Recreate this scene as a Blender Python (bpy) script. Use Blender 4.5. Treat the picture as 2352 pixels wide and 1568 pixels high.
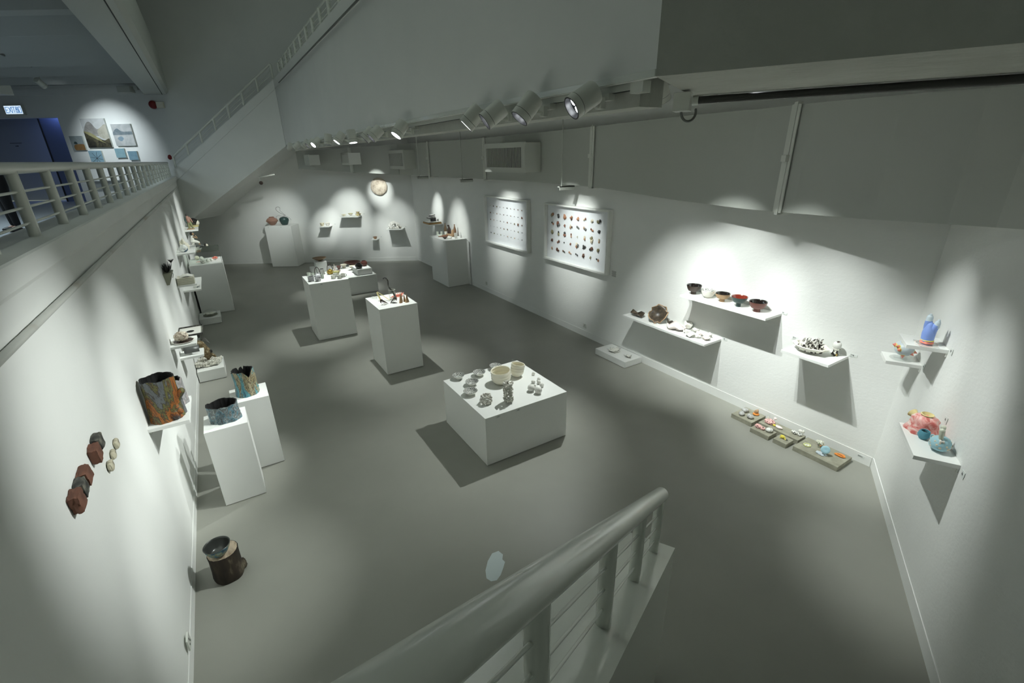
import bpy, math, random
from mathutils import Vector, Matrix, noise, Quaternion
for o in list(bpy.data.objects): bpy.data.objects.remove(o)
scene = bpy.context.scene
COL = scene.collection
R = random.Random(7)
pi = math.pi

# ------------------------------------------------------------------ camera, world, exposure
cd = bpy.data.cameras.new('camera'); cam = bpy.data.objects.new('camera', cd); COL.objects.link(cam)
cd.sensor_width = 36.0; cd.lens = 1057.07 / 2352 * 36; cd.clip_start = 0.02; cd.clip_end = 200
yaw, pit, rol = 0.5508444, 0.3834546, -0.0195225
fwd = Vector((math.sin(yaw) * math.cos(pit), math.cos(yaw) * math.cos(pit), -math.sin(pit)))
rt = Vector((math.cos(yaw), -math.sin(yaw), 0)); upv = rt.cross(fwd)
r2 = rt * math.cos(rol) + upv * math.sin(rol); u2 = -rt * math.sin(rol) + upv * math.cos(rol)
mw = Matrix((r2, u2, -fwd)).transposed().to_4x4(); mw.translation = Vector((0, 0, 3.1))
cam.matrix_world = mw; scene.camera = cam
w = bpy.data.worlds.new('world'); scene.world = w; w.use_nodes = True
w.node_tree.nodes['Background'].inputs[0].default_value = (0.62, 0.72, 0.64, 1)
w.node_tree.nodes['Background'].inputs[1].default_value = 0.23
scene.view_settings.view_transform = 'Standard'; scene.view_settings.look = 'None'
scene.view_settings.exposure = 0.0; scene.view_settings.gamma = 1.0; scene.view_settings.use_curve_mapping = False
SPOT_W = 280.0
am = bpy.data.lights.new('atrium_fill', 'AREA'); am.energy = 70; am.shape = 'RECTANGLE'; am.size = 2.2; am.size_y = 9.0; am.color = (.86, 1.0, .90)  # added ambient fill high in the atrium, not a fitting of the building
amo = bpy.data.objects.new('atrium_fill', am); COL.objects.link(amo); amo.location = (.8, 7.0, 9.4)
LIGHT_COL = (0.945, 1.0, 0.965)

# ------------------------------------------------------------------ helpers
def tag(o, label=None, cat=None, group=None, kind=None):
    if label: o['label'] = label
    if cat: o['category'] = cat
    if group: o['group'] = group
    if kind: o['kind'] = kind
    return o

def thing(name, label, cat, loc=(0, 0, 0), group=None, rz=0):
    o = bpy.data.objects.new(name, None); COL.objects.link(o); o.location = loc; o.rotation_euler = (0, 0, rz)
    o.empty_display_size = 0.05
    return tag(o, label, cat, group)

class MB:
    def __init__(s): s.v = []; s.f = []
    def add(s, vs, fs):
        b = len(s.v); s.v += [Vector(v) for v in vs]; s.f += [tuple(b + i for i in f) for f in fs]; return s
    def box(s, c, d, rz=0, M=None):
        x, y, z = d[0] / 2, d[1] / 2, d[2] / 2
        vs = [Vector((a * x, b * y, e * z)) for a in (-1, 1) for b in (-1, 1) for e in (-1, 1)]
        q = M if M else Matrix.Rotation(rz, 3, 'Z')
        return s.add([q @ v + Vector(c) for v in vs], [(0, 1, 3, 2), (4, 6, 7, 5), (0, 4, 5, 1), (2, 3, 7, 6), (0, 2, 6, 4), (1, 5, 7, 3)])
    def bb(s, x0, x1, y0, y1, z0, z1): return s.box(((x0 + x1) / 2, (y0 + y1) / 2, (z0 + z1) / 2), (x1 - x0, y1 - y0, z1 - z0))
    def prism(s, pts, z0, z1):
        n = len(pts); vs = [(p[0], p[1], z0) for p in pts] + [(p[0], p[1], z1) for p in pts]
        return s.add(vs, [tuple(range(n))[::-1], tuple(range(n, 2 * n))] + [(i, (i + 1) % n, n + (i + 1) % n, n + i) for i in range(n)])
    def loft(s, A, B):
        n = len(A)
        return s.add(list(A) + list(B), [tuple(range(n))[::-1], tuple(range(n, 2 * n))] + [(i, (i + 1) % n, n + (i + 1) % n, n + i) for i in range(n)])
    def lathe(s, prof, seg=32, c=(0, 0, 0), M=None, wob=None, ex=1.0, closed=True):
        rings = []; vs = []
        for i, (r, z) in enumerate(prof):
            for k in range(seg):
                a = 2 * pi * k / seg; rr = r * (1 + (wob(a, z, i) if wob else 0))
                v = Vector((math.cos(a) * rr * ex, math.sin(a) * rr, z))
                if M: v = M @ v
                vs.append(v + Vector(c))
        fs = []
        n = len(prof)
        for i in range(n - 1):
            for k in range(seg):
                k2 = (k + 1) % seg
                fs.append((i * seg + k, i * seg + k2, (i + 1) * seg + k2, (i + 1) * seg + k))
        if closed:
            fs.append(tuple(range(seg))[::-1]); fs.append(tuple((n - 1) * seg + k for k in range(seg)))
        return s.add(vs, fs)
    def tube(s, pts, rad, seg=8, flat=1.0):
        pts = [Vector(p) for p in pts]; n = len(pts)
        if not hasattr(rad, '__len__'): rad = [rad] * n
        if 3 <= n <= 14:                      # smooth the path and round its ends
            P_, R_, K = [], [], 4
            for i in range(n - 1):
                a, b, c, d = pts[max(i - 1, 0)], pts[i], pts[i + 1], pts[min(i + 2, n - 1)]
                for k in range(K):
                    u = k / K; P_.append(.5 * ((2 * b) + (c - a) * u + (2 * a - 5 * b + 4 * c - d) * u * u + (3 * b - a - 3 * c + d) * u ** 3))
                    R_.append(rad[i] + (rad[i + 1] - rad[i]) * (u * u * (3 - 2 * u)))
            P_.append(pts[-1]); R_.append(rad[-1])
            if (pts[0] - pts[-1]).length > 1e-4:
                t0 = (P_[0] - P_[1]).normalized(); t1 = (P_[-1] - P_[-2]).normalized(); r0, r1 = R_[0], R_[-1]
                P_ = [P_[0] + t0 * r0 * .75, P_[0] + t0 * r0 * .5] + P_ + [P_[-1] + t1 * r1 * .5, P_[-1] + t1 * r1 * .75]
                R_ = [r0 * .25, r0 * .75] + R_ + [r1 * .75, r1 * .25]
            pts, rad, n = P_, R_, len(P_)
        vs = []; pn = None
        for i, p in enumerate(pts):
            t = (pts[min(i + 1, n - 1)] - pts[max(i - 1, 0)]).normalized()
            if pn is None:
                pn = t.cross(Vector((0, 0, 1)))
                if pn.length < 0.1: pn = t.cross(Vector((1, 0, 0)))
            pn = (pn - t * pn.dot(t)).normalized(); bn = t.cross(pn)
            for k in range(seg):
                a = 2 * pi * k / seg
                vs.append(p + pn * math.cos(a) * rad[i] + bn * math.sin(a) * rad[i] * flat)
        fs = [tuple(range(seg))[::-1], tuple((n - 1) * seg + k for k in range(seg))]
        for i in range(n - 1):
            for k in range(seg):
                k2 = (k + 1) % seg; fs.append((i * seg + k, i * seg + k2, (i + 1) * seg + k2, (i + 1) * seg + k))
        return s.add(vs, fs)
    def blob(s, c, r, amp=0.1, fr=3.0, seed=0, su=16, sv=10, M=None, flatb=None):
        if not hasattr(r, '__len__'): r = (r, r, r)
        vs = []; off = Vector((seed * 3.7, seed * 1.3, seed * 7.1))
        for j in range(sv + 1):
            th = pi * j / sv
            for i in range(su if 0 < j < sv else 1):
                a = 2 * pi * i / su
                d = Vector((math.sin(th) * math.cos(a), math.sin(th) * math.sin(a), math.cos(th)))
                q = 1 + amp * noise.noise(d * fr + off) + amp * .5 * noise.noise(d * fr * 2.3 + off)
                v = Vector((d.x * r[0], d.y * r[1], d.z * r[2])) * q
                if flatb is not None and v.z < -flatb * r[2]: v.z = -flatb * r[2]
                if M: v = M @ v
                vs.append(v + Vector(c))
        fs = []
        idx = lambda j, i: 0 if j == 0 else (1 + (sv - 1) * su if j == sv else 1 + (j - 1) * su + i % su)
        for j in range(sv):
            for i in range(su):
                q = [idx(j, i), idx(j + 1, i), idx(j + 1, i + 1), idx(j, i + 1)]
                f = []
                for k in q:
                    if k not in f: f.append(k)
                fs.append(tuple(f))
        return s.add(vs, fs)
    def build(s, name, m, parent=None, loc=None, smooth=False, bevel=0, rz=0):
        me = bpy.data.meshes.new(name); me.from_pydata([tuple(v) for v in s.v], [], s.f); me.update()
        me.materials.append(m)
        o = bpy.data.objects.new(name, me); COL.objects.link(o)
        if parent: o.parent = parent
        if loc is not None: o.location = loc
        if rz: o.rotation_euler = (0, 0, rz)
        import bmesh
        bm = bmesh.new(); bm.from_mesh(me); bmesh.ops.recalc_face_normals(bm, faces=bm.faces); bm.to_mesh(me); bm.free()
        if smooth:
            for p in me.polygons: p.use_smooth = True
            try: me.set_sharp_from_angle(angle=math.radians(smooth if smooth > 1 else 62))
            except Exception: pass
        if bevel:
            b = o.modifiers.new('bevel', 'BEVEL'); b.width = bevel; b.segments = 2; b.limit_method = 'ANGLE'
        return o

def mat(name, col, rough=0.6, cols=None, scale=6.0, stretch=(1, 1, 1), bump=0.0, bscale=None, metal=0.0, spec=0.5,
        voro=False, detail=4.0, emit=None, estr=0, coat=0.0, dist=0.0, bdist=0.0022, nrough=.55):
    m = bpy.data.materials.new(name); m.use_nodes = True; nt = m.node_tree; N = nt.nodes; L = nt.links
    b = N['Principled BSDF']; b.inputs['Roughness'].default_value = rough; b.inputs['Metallic'].default_value = metal
    b.inputs['Base Color'].default_value = (*col, 1)
    b.inputs['Specular IOR Level'].default_value = spec
    b.inputs['Coat Weight'].default_value = coat
    if emit: b.inputs['Emission Color'].default_value = (*emit, 1); b.inputs['Emission Strength'].default_value = estr
    if cols or bump:
        tc = N.new('ShaderNodeTexCoord'); mp = N.new('ShaderNodeMapping'); L.new(tc.outputs['Object'], mp.inputs[0])
        mp.inputs['Scale'].default_value = stretch
    if cols:
        if voro:
            t = N.new('ShaderNodeTexVoronoi'); t.inputs['Scale'].default_value = scale; out = t.outputs['Distance']
        else:
            t = N.new('ShaderNodeTexNoise'); t.inputs['Scale'].default_value = scale; t.inputs['Detail'].default_value = detail; t.inputs['Roughness'].default_value = nrough
            t.inputs['Distortion'].default_value = dist; out = t.outputs['Fac']
        L.new(mp.outputs[0], t.inputs['Vector'])
        cr = N.new('ShaderNodeValToRGB'); L.new(out, cr.inputs[0]); L.new(cr.outputs[0], b.inputs['Base Color'])
        e = cr.color_ramp.elements
        while len(e) > 1: e.remove(e[-1])
        e[0].position = cols[0][0]; e[0].color = (*cols[0][1], 1)
        for p, c in cols[1:]:
            k = e.new(p); k.color = (*c, 1)
    if bump:
        t2 = N.new('ShaderNodeTexNoise'); t2.inputs['Scale'].default_value = bscale or scale; t2.inputs['Detail'].default_value = 5
        L.new(mp.outputs[0], t2.inputs['Vector'])
        bp = N.new('ShaderNodeBump'); bp.inputs['Strength'].default_value = bump; bp.inputs['Distance'].default_value = bdist
        L.new(t2.outputs['Fac'], bp.inputs['Height']); L.new(bp.outputs[0], b.inputs['Normal'])
    return m

def glass_mat(name, tint=(0.97, 1, 0.98), f=0.12):
    m = bpy.data.materials.new(name); m.use_nodes = True; N = m.node_tree.nodes; L = m.node_tree.links
    N.remove(N['Principled BSDF']); o = N['Material Output']
    tr = N.new('ShaderNodeBsdfTransparent'); tr.inputs[0].default_value = (*tint, 1)
    gl = N.new('ShaderNodeBsdfGlossy'); gl.inputs['Roughness'].default_value = 0.03
    lw = N.new('ShaderNodeLayerWeight'); lw.inputs[0].default_value = f
    mx = N.new('ShaderNodeMixShader'); L.new(lw.outputs['Facing'], mx.inputs[0]); L.new(tr.outputs[0], mx.inputs[1]); L.new(gl.outputs[0], mx.inputs[2])
    L.new(mx.outputs[0], o.inputs[0]); return m

# ------------------------------------------------------------------ materials
M = {}
M['wall'] = mat('wall_paint', (.80, .81, .78), .75, cols=[(.3, (.78, .79, .765)), (.7, (.82, .83, .80))], scale=1.2, bump=.10, bscale=45, bdist=.006)
M['wallr'] = mat('rough_wall_paint', (.80, .81, .78), .75, cols=[(.3, (.78, .79, .765)), (.7, (.82, .83, .80))], scale=1.2, bump=.30, bscale=25, stretch=(1, 1, 2), bdist=.006)
M['floor'] = mat('floor_paint', (.31, .312, .274), .38, cols=[(.25, (.28, .282, .247)), (.55, (.31, .312, .274)), (.8, (.335, .337, .296))], scale=.9, bump=.03, bscale=8, bdist=.006)
M['upfloor'] = mat('upper_floor_paint', (.38, .40, .42), .45)
M['plinth'] = mat('plinth_paint', (.82, .83, .80), .55)
M['shelf'] = mat('shelf_paint', (.84, .85, .82), .5)
M['white'] = mat('white_metal_paint', (.74, .76, .70), .27, bump=.04, bscale=30, coat=.4)
M['grey'] = mat('grey_metal_paint', (.55, .57, .52), .5)
M['fixture'] = mat('fixture_paint', (.62, .63, .57), .45)
M['black'] = mat('black_plastic', (.015, .015, .016), .35)
M['dark'] = mat('dark_gap', (.03, .03, .028), .7)
M['conduit'] = mat('conduit_grey', (.16, .165, .15), .5)
M['rough'] = mat('rough_concrete_paint', (.50, .51, .46), .8, cols=[(.3, (.46, .47, .42)), (.7, (.53, .54, .49))], scale=3, bump=.8, bscale=9, bdist=.02)
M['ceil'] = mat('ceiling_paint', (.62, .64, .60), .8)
M['ceil2'] = mat('bounce_lightened_ceiling_paint', (.84, .85, .82), .8)  # ceiling paint made lighter here to stand in for bounced light
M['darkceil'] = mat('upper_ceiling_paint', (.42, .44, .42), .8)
M['led'] = mat('led', (1, 1, 1), .3, emit=(.92, .97, 1), estr=30)
M['lensb'] = mat('bright_lamp_glass', (1, 1, 1), .3, emit=(.92, .97, 1), estr=7)
M['lens'] = mat('reflector', (.07, .075, .08), .15, metal=.7)
M['porc'] = mat('white_porcelain', (.86, .85, .78), .3, coat=.3)
M['cream'] = mat('cream_porcelain', (.84, .80, .66), .32, coat=.3)
M['bisque'] = mat('white_bisque', (.82, .81, .76), .7, bump=.4, bscale=40)
M['coral'] = mat('coral_bisque', (.62, .60, .54), .8, cols=[(.30, (.36, .33, .28)), (.48, (.72, .70, .64)), (.8, (.84, .82, .77))], scale=30, bump=.8, bscale=40)
M['speckle'] = mat('speckled_glaze', (.4, .4, .38), .25, cols=[(.42, (.05, .05, .045)), (.46, (.60, .61, .57)), (.54, (.88, .89, .85)), (.585, (.12, .12, .10))], scale=85, coat=.5)
M['stripe'] = mat('brushed_glaze', (.4, .4, .4), .45, cols=[(.40, (.05, .045, .05)), (.50, (.55, .55, .56)), (.62, (.75, .75, .76))], scale=16, stretch=(1, 1, 4))
M['gold'] = mat('gold_lustre', (.42, .29, .06), .22, metal=.65, bump=.2, bscale=30)
M['green_y'] = mat('yellow_green_glaze', (.50, .46, .12), .3, cols=[(.4, (.30, .28, .05)), (.6, (.72, .70, .40))], scale=25)
M['dkbrown'] = mat('dark_brown_clay', (.045, .028, .02), .4)
M['brown'] = mat('brown_clay', (.20, .09, .05), .5, bump=.2, bscale=20)
M['redbrown'] = mat('red_brown_clay', (.15, .05, .038), .45)
M['tan'] = mat('tan_clay', (.42, .27, .15), .6, bump=.2, bscale=30)
M['bottle1'] = mat('olive_brown_clay', (.13, .085, .045), .55)
M['bottle2'] = mat('blackened_clay', (.05, .03, .022), .5)
M['bottle3'] = mat('warm_brown_clay', (.24, .13, .07), .55)
M['glossblack'] = mat('black_glaze', (.012, .009, .008), .12, coat=1)
M['darkred'] = mat('dark_red_glaze', (.20, .028, .015), .15, coat=1)
M['teal'] = mat('dark_teal_glaze', (.030, .065, .060), .4)
M['jar'] = mat('pink_brown_clay', (.32, .17, .12), .6, cols=[(.3, (.26, .14, .10)), (.7, (.38, .22, .165))], scale=8, stretch=(1, 1, 4))
M['wood'] = mat('pale_wood', (.48, .28, .10), .6)
M['concrete'] = mat('concrete_slab', (.30, .295, .225), .85, cols=[(.3, (.24, .235, .18)), (.7, (.35, .34, .265))], scale=14, bump=.3, bscale=60)
M['egg'] = mat('grey_stone_glaze', (.48, .48, .46), .5, cols=[(.3, (.36, .36, .35)), (.6, (.56, .56, .54))], scale=25)
M['eggw'] = mat('pale_stone_glaze', (.74, .74, .70), .5)
M['orange'] = mat('orange_glaze', (.78, .27, .05), .4)
M['pink'] = mat('pink_glaze', (.80, .42, .40), .4, cols=[(.40, (.12, .07, .06)), (.44, (.80, .45, .42)), (.7, (.88, .60, .56))], scale=60)
M['pinkp'] = mat('pale_pink_porcelain', (.86, .76, .72), .5)
M['yellow'] = mat('yellow_glaze', (.80, .68, .10), .35)
M['ltblue'] = mat('light_blue_glaze', (.36, .58, .66), .5, bump=.2, bscale=60)
M['bwspeck'] = mat('white_glaze_with_dark_specks', (.7, .7, .65), .4, cols=[(.42, (.05, .05, .05)), (.47, (.78, .78, .72)), (.8, (.85, .85, .80))], scale=70)
M['bloom'] = mat('white_and_green_glaze', (.7, .7, .55), .4, cols=[(.40, (.10, .16, .04)), (.47, (.78, .78, .66)), (.8, (.85, .85, .75))], scale=45)
M['whiteblack'] = mat('white_crust_over_black', (.7, .7, .65), .7, cols=[(.44, (.03, .025, .02)), (.50, (.74, .72, .66)), (.8, (.82, .81, .75))], scale=28, bump=.9, bscale=30)
M['oldwhite'] = mat('chalky_white_crust', (.74, .72, .64), .85, cols=[(.3, (.55, .52, .44)), (.5, (.78, .76, .68))], scale=20, bump=.8, bscale=30)
M['blueg'] = mat('blue_glove_glaze', (.24, .36, .78), .5)
M['bluet'] = mat('pale_blue_tip_glaze', (.62, .72, .78), .5)
M['salmon'] = mat('salmon_glaze', (.85, .27, .20), .45)
M['paleblue'] = mat('pale_blue_grey_glaze', (.55, .62, .66), .35)
M['ruffle'] = mat('pink_red_ruffle_glaze', (.80, .35, .32), .5, cols=[(.38, (.70, .16, .14)), (.5, (.86, .42, .38)), (.65, (.88, .74, .68))], scale=14, dist=1.5, bump=.3, bscale=30)
M['teapblue'] = mat('blue_textured_glaze', (.33, .55, .62), .7, bump=.8, bscale=120)
M['tealblue'] = mat('deep_blue_textured_glaze', (.10, .30, .38), .7, bump=.8, bscale=90)
M['dot'] = mat('sand_coloured_dot', (.72, .62, .45), .6)
M['cream2'] = mat('yellow_cream_glaze', (.78, .68, .34), .4)
M['acid'] = mat('pale_green_glaze', (.60, .62, .30), .35)
M['glass'] = glass_mat('clear_glass', tint=(.99, 1, .995))
M['pane'] = glass_mat('glazing_pane', tint=(1, 1, 1), f=.02)
M['backing'] = mat('white_backing_board', (.82, .84, .86), .5)
M['frame'] = mat('white_frame_paint', (.82, .83, .79), .4)
M['text'] = mat('label_ink', (.05, .05, .05), .6)
M['paper'] = mat('label_paper', (.74, .77, .74), .6)
M['stringc'] = mat('pale_green_porcelain', (.70, .75, .66), .3)
M['chrome'] = mat('chrome', (.75, .76, .75), .1, metal=1)
M['olive'] = mat('olive_glaze', (.22, .23, .11), .5)
M['ear'] = mat('pale_ear_glaze', (.62, .64, .52), .45)
M['sandg'] = mat('sandy_mottled_glaze', (.6, .55, .4), .5, cols=[(.42, (.36, .28, .15)), (.5, (.66, .62, .46)), (.7, (.76, .73, .60))], scale=22)
M['shard'] = mat('dark_bronze_glaze', (.06, .045, .03), .38, cols=[(.35, (.03, .024, .018)), (.65, (.12, .09, .06))], scale=25, bump=.6, bscale=40)
M['skin'] = mat('skin', (.52, .32, .23), .6)
M['cloth'] = mat('black_cloth', (.006, .006, .007), .8)
M['hair'] = mat('dark_hair', (.012, .010, .009), .5)
M['brickr'] = mat('red_brown_brick', (.13, .055, .035), .8, cols=[(.3, (.075, .030, .020)), (.6, (.17, .072, .045))], scale=9, bump=.7, bscale=30)
M['rockd'] = mat('dark_grey_rock', (.10, .10, .09), .7, cols=[(.35, (.015, .015, .014)), (.52, (.06, .06, .052)), (.66, (.20, .19, .15))], scale=22, bump=.8, bscale=25)
M['rockl'] = mat('pale_speckled_rock', (.48, .45, .34), .8, cols=[(.36, (.10, .09, .07)), (.5, (.50, .46, .34)), (.7, (.62, .58, .44))], scale=16, bump=.7, bscale=30)
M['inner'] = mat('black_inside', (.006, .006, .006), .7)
M['barkA'] = mat('orange_grey_bark_glaze', (.3, .2, .1), .6, scale=4.2, stretch=(1, 1, .5), bump=1.0, bscale=26, detail=8, dist=.5, nrough=.68, bdist=.006,
    cols=[(.30, (.02, .018, .015)), (.37, (.10, .11, .115)), (.42, (.15, .16, .17)), (.445, (.035, .03, .025)), (.47, (.17, .16, .05)), (.495, (.03, .025, .02)), (.52, (.36, .125, .02)), (.555, (.16, .05, .012)), (.60, (.025, .022, .02)), (.66, (.16, .17, .18))])
M['barkB'] = mat('grey_pink_bark_glaze', (.3, .3, .3), .6, scale=12, stretch=(1, 1, .5), bump=1.0, bscale=22, detail=8, dist=.5, nrough=.68, bdist=.006,
    cols=[(.36, (.03, .03, .03)), (.44, (.40, .39, .41)), (.52, (.20, .20, .19)), (.60, (.52, .45, .46)), (.68, (.05, .05, .05))])
M['barkC'] = mat('blue_grey_bark_glaze', (.3, .4, .45), .55, scale=16, stretch=(1, 1, .6), bump=1.0, bscale=34, detail=8, dist=.4, nrough=.7, bdist=.006,
    cols=[(.36, (.03, .035, .035)), (.42, (.12, .17, .19)), (.455, (.03, .035, .035)), (.49, (.06, .19, .25)), (.53, (.23, .24, .23)), (.56, (.035, .035, .03)), (.61, (.26, .33, .36)), (.68, (.30, .27, .12))])
M['barkD'] = mat('turquoise_cream_bark_glaze', (.3, .5, .5), .55, scale=13, stretch=(1, 1, .25), bump=1.0, bscale=30, detail=8, dist=.4, nrough=.7, bdist=.006,
    cols=[(.34, (.02, .03, .04)), (.41, (.05, .19, .25)), (.46, (.12, .32, .34)), (.485, (.03, .03, .03)), (.52, (.42, .37, .23)), (.56, (.04, .03, .025)), (.60, (.34, .28, .14)), (.66, (.07, .28, .32))])
M['trunk'] = mat('dark_trunk_bark', (.03, .022, .015), .8, scale=14, stretch=(1, 1, .3), bump=.8, bscale=30, cols=[(.3, (.010, .008, .006)), (.6, (.040, .028, .018)), (.78, (.22, .19, .13))])
M['cut'] = mat('cut_wood_face', (.45, .36, .26), .8, scale=10, stretch=(3, 1, 1), cols=[(.3, (.20, .14, .09)), (.6, (.55, .45, .33))], bump=.5, bscale=30)
M['tbowlo'] = mat('blue_olive_bowl_glaze', (.1, .2, .25), .45, scale=22, cols=[(.38, (.02, .07, .12)), (.48, (.06, .20, .28)), (.56, (.28, .26, .12)), (.66, (.30, .40, .40))])
M['tbowli'] = mat('dark_silver_glaze', (.08, .085, .08), .32, metal=.5)
M['moon'] = mat('cratered_cream_clay', (.60, .52, .42), .85, cols=[(.3, (.36, .28, .20)), (.5, (.66, .58, .47)), (.75, (.76, .69, .58))], scale=9, bump=1.0, bscale=14)
M['flax'] = mat('dark_metal_petals', (.02, .02, .018), .4)
M['planter'] = mat('mossy_grey_metal', (.22, .23, .17), .5)
M['paper2'] = mat('cream_paper_blocks', (.62, .61, .50), .8, cols=[(.45, (.50, .49, .38)), (.55, (.70, .69, .58))], scale=50, stretch=(.05, .05, 1.5))
M['vasebl'] = mat('white_glaze_with_blue_patches', (.8, .8, .78), .2, cols=[(.56, (.80, .82, .78)), (.60, (.04, .09, .14))], scale=14, coat=.5)
M['silver'] = mat('silver_grey_sheet', (.10, .105, .10), .42, metal=.3)
M['furry'] = mat('brown_mossy_crust', (.14, .10, .05), .9, cols=[(.3, (.06, .04, .02)), (.55, (.20, .145, .07)), (.68, (.5, .45, .32))], scale=28, bump=1.0, bscale=40)
M['ballc'] = mat('pitted_cream_crust', (.55, .48, .38), .85, cols=[(.38, (.14, .10, .07)), (.48, (.55, .47, .37)), (.7, (.74, .68, .58))], scale=26, bump=1.0, bscale=30)
M['red'] = mat('red_plastic', (.22, .012, .012), .4)
M['bluewall'] = mat('dusky_wall_paint', (.34, .37, .42), .7)
M['bluedoor'] = mat('blue_door_paint', (.16, .20, .36), .5)
M['smoke'] = glass_mat('smoky_acrylic', tint=(.80, .84, .80), f=.10)

def textobj(name, s, size, m, parent=None, loc=None, rot=None, th=0.0004):
    cu = bpy.data.curves.new(name, 'FONT'); cu.body = s; cu.size = size; cu.extrude = th; cu.align_x = 'CENTER'; cu.align_y = 'CENTER'
    t = bpy.data.objects.new(name + '_tmp', cu); COL.objects.link(t)
    dg = bpy.context.evaluated_depsgraph_get(); me = bpy.data.meshes.new_from_object(t.evaluated_get(dg))
    bpy.data.objects.remove(t); me.materials.clear(); me.materials.append(m)
    o = bpy.data.objects.new(name, me); COL.objects.link(o)
    if parent: o.parent = parent
    if loc is not None: o.location = loc
    if rot is not None: o.rotation_euler = rot
    return o

def struct(name, mb, m, **k): return tag(mb.build(name, m, **k), kind='structure')

# ------------------------------------------------------------------ directions of the building
NX, NY = 0.5225, 0.8526                     # normal of the diagonal far wall
def DP(D, s, z=0.0): return Vector((NX * D + NY * s, NY * D - NX * s, z))     # point at distance D, run s along that wall
D_WALL = 14.9
XL, XR = -0.77, 5.26
NR0 = Vector((5.27, 1.42, 0)); NRD = Vector((0.870, 0.493, 0)); NRN = Vector((-0.493, 0.870, 0))   # near right diagonal wall

a_nx = -math.atan2(NX, NY)
# ------------------------------------------------------------------ shell
struct('floor', MB().add([(XL - .2, -4, 0), (9, -4, 0), (9, 20, 0), (XL - .2, 20, 0)], [(0, 1, 2, 3)]), M['floor'])
# left wall with overhanging balcony kerb profile
yl0, yl1 = -4.0, 17.75
prof = [(XL, 0), (XL, 2.47), (XL + .02, 2.62), (XL + .03, 2.64), (XL + .03, 2.735), (XL + .02, 2.742), (-1.02, 2.742), (-1.02, 0)]
struct('wall_left', MB().loft([(x, yl0, z) for x, z in prof], [(x, yl1, z) for x, z in prof]), M['wall'])
s_of = lambda x: (x - NX * D_WALL) / NY
fw = lambda s0, s1, z0, z1, d=D_WALL, t=.25: MB().loft([DP(d, s0, z0), DP(d, s1, z0), DP(d, s1, z1), DP(d, s0, z1)], [DP(d + t, s0, z0), DP(d + t, s1, z0), DP(d + t, s1, z1), DP(d + t, s0, z1)])
struct('wall_far', fw(-10.2, -2.9, 0, 9.6), M['wall'])
struct('wall_right', MB().bb(XR, XR + .25, 1.40, 14.4, 0, 5.2), M['wallr'])
p0 = NR0 + NRD * 0.15; p1 = NR0 - NRD * 6.2
struct('wall_near_right', MB().prism([NR0 + NRD * .2, p1, p1 - NRN * .25, NR0 - NRN * .25 + NRD * .2], 0, 5.2), M['wallr'])
# baseboards, slightly proud of the walls
struct('baseboard_left', MB().bb(XL, XL + .005, yl0, yl1, 0, .10), M['wall'])
struct('baseboard_right', MB().bb(XR - .006, XR, 1.43, 14.25, 0, .115), M['wall'])
a, b_ = NR0 + NRN * .006, p1 + NRN * .006
struct('baseboard_near_right', MB().prism([NR0, a, b_, p1], 0, .115), M['wall'])
struct('baseboard_far', fw(-9.9, -3.05, 0, .115, D_WALL - .014, .014), M['wall'])
# bulkhead wall over the track, upper floor slab, slab edge, lower ceiling
struct('wall_bulkhead', MB().bb(2.0, 2.04, 1.84, 14.87, 3.453, 4.85), M['wall'])
struct('trim_1', MB().bb(1.985, 2.10, 1.84, 14.87, 4.85, 5.04), M['wall'])
struct('trim_2', MB().bb(1.992, 2.0, 1.84, 14.8, 3.453, 3.485), M['white'])
struct('trim_3', MB().bb(2.12, 2.30, 2.05, 14.8, 3.34, 3.60), M['rough'])
struct('ceiling', MB().bb(2.04, 6.5, 1.5, 15.6, 3.98, 4.2), M['ceil2'])
struct('trim_4', MB().bb(2.04, 2.12, 1.84, 14.2, 3.53, 3.98), M['grey'])
struct('trim_5', MB().bb(3.0, 3.35, 2.2, 14.3, 3.80, 3.98), M['ceil2'])
struct('trim_6', MB().prism([(2.0, 1.84), (2.9, 2.33), (5.4, -2.0), (4.5, -2.49)], 3.453, 6.5), M['rough'])   # rough plastered beam
struct('ceiling_upper', MB().bb(2.04, 8, 1.84, 16, 4.80, 5.035), M['ceil'])
struct('ceiling_top', MB().add([(-9, -5, 9.6), (9, -5, 9.6), (9, 21, 9.6), (-9, 21, 9.6)], [(0, 1, 2, 3)]), M['ceil'])
struct('wall_upper_right', MB().bb(8, 8.2, -4, 16, 4.8, 9.6), M['ceil'])
# inclined stair flight against the far wall, side face at D 13.7
SF = 13.7
side = [(-9.36, 1.50), (-9.05, 1.62), (-6.08, 3.44), (-6.06, 3.453), (-6.06, 5.04), (-9.36, 2.85)]
wallp = [(-10.0, 1.42), (-9.0, 1.54), (-6.3, 3.33), (-6.06, 3.453), (-6.06, 5.04), (-9.8, 2.85)]
A = [DP(SF, s, z) for s, z in side]; B = [DP(D_WALL, s, z) for s, z in wallp]
struct('wall_stair', MB().loft(A, B), M['wall'])
struct('trim_7', MB().loft([DP(SF - .012, s, z) for s, z in [(-9.36, 2.56), (-6.06, 4.83), (-6.06, 5.05), (-9.36, 2.86)]], [DP(SF, s, z) for s, z in [(-9.36, 2.56), (-6.06, 4.83), (-6.06, 5.05), (-9.36, 2.86)]]), M['wall'])
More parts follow.
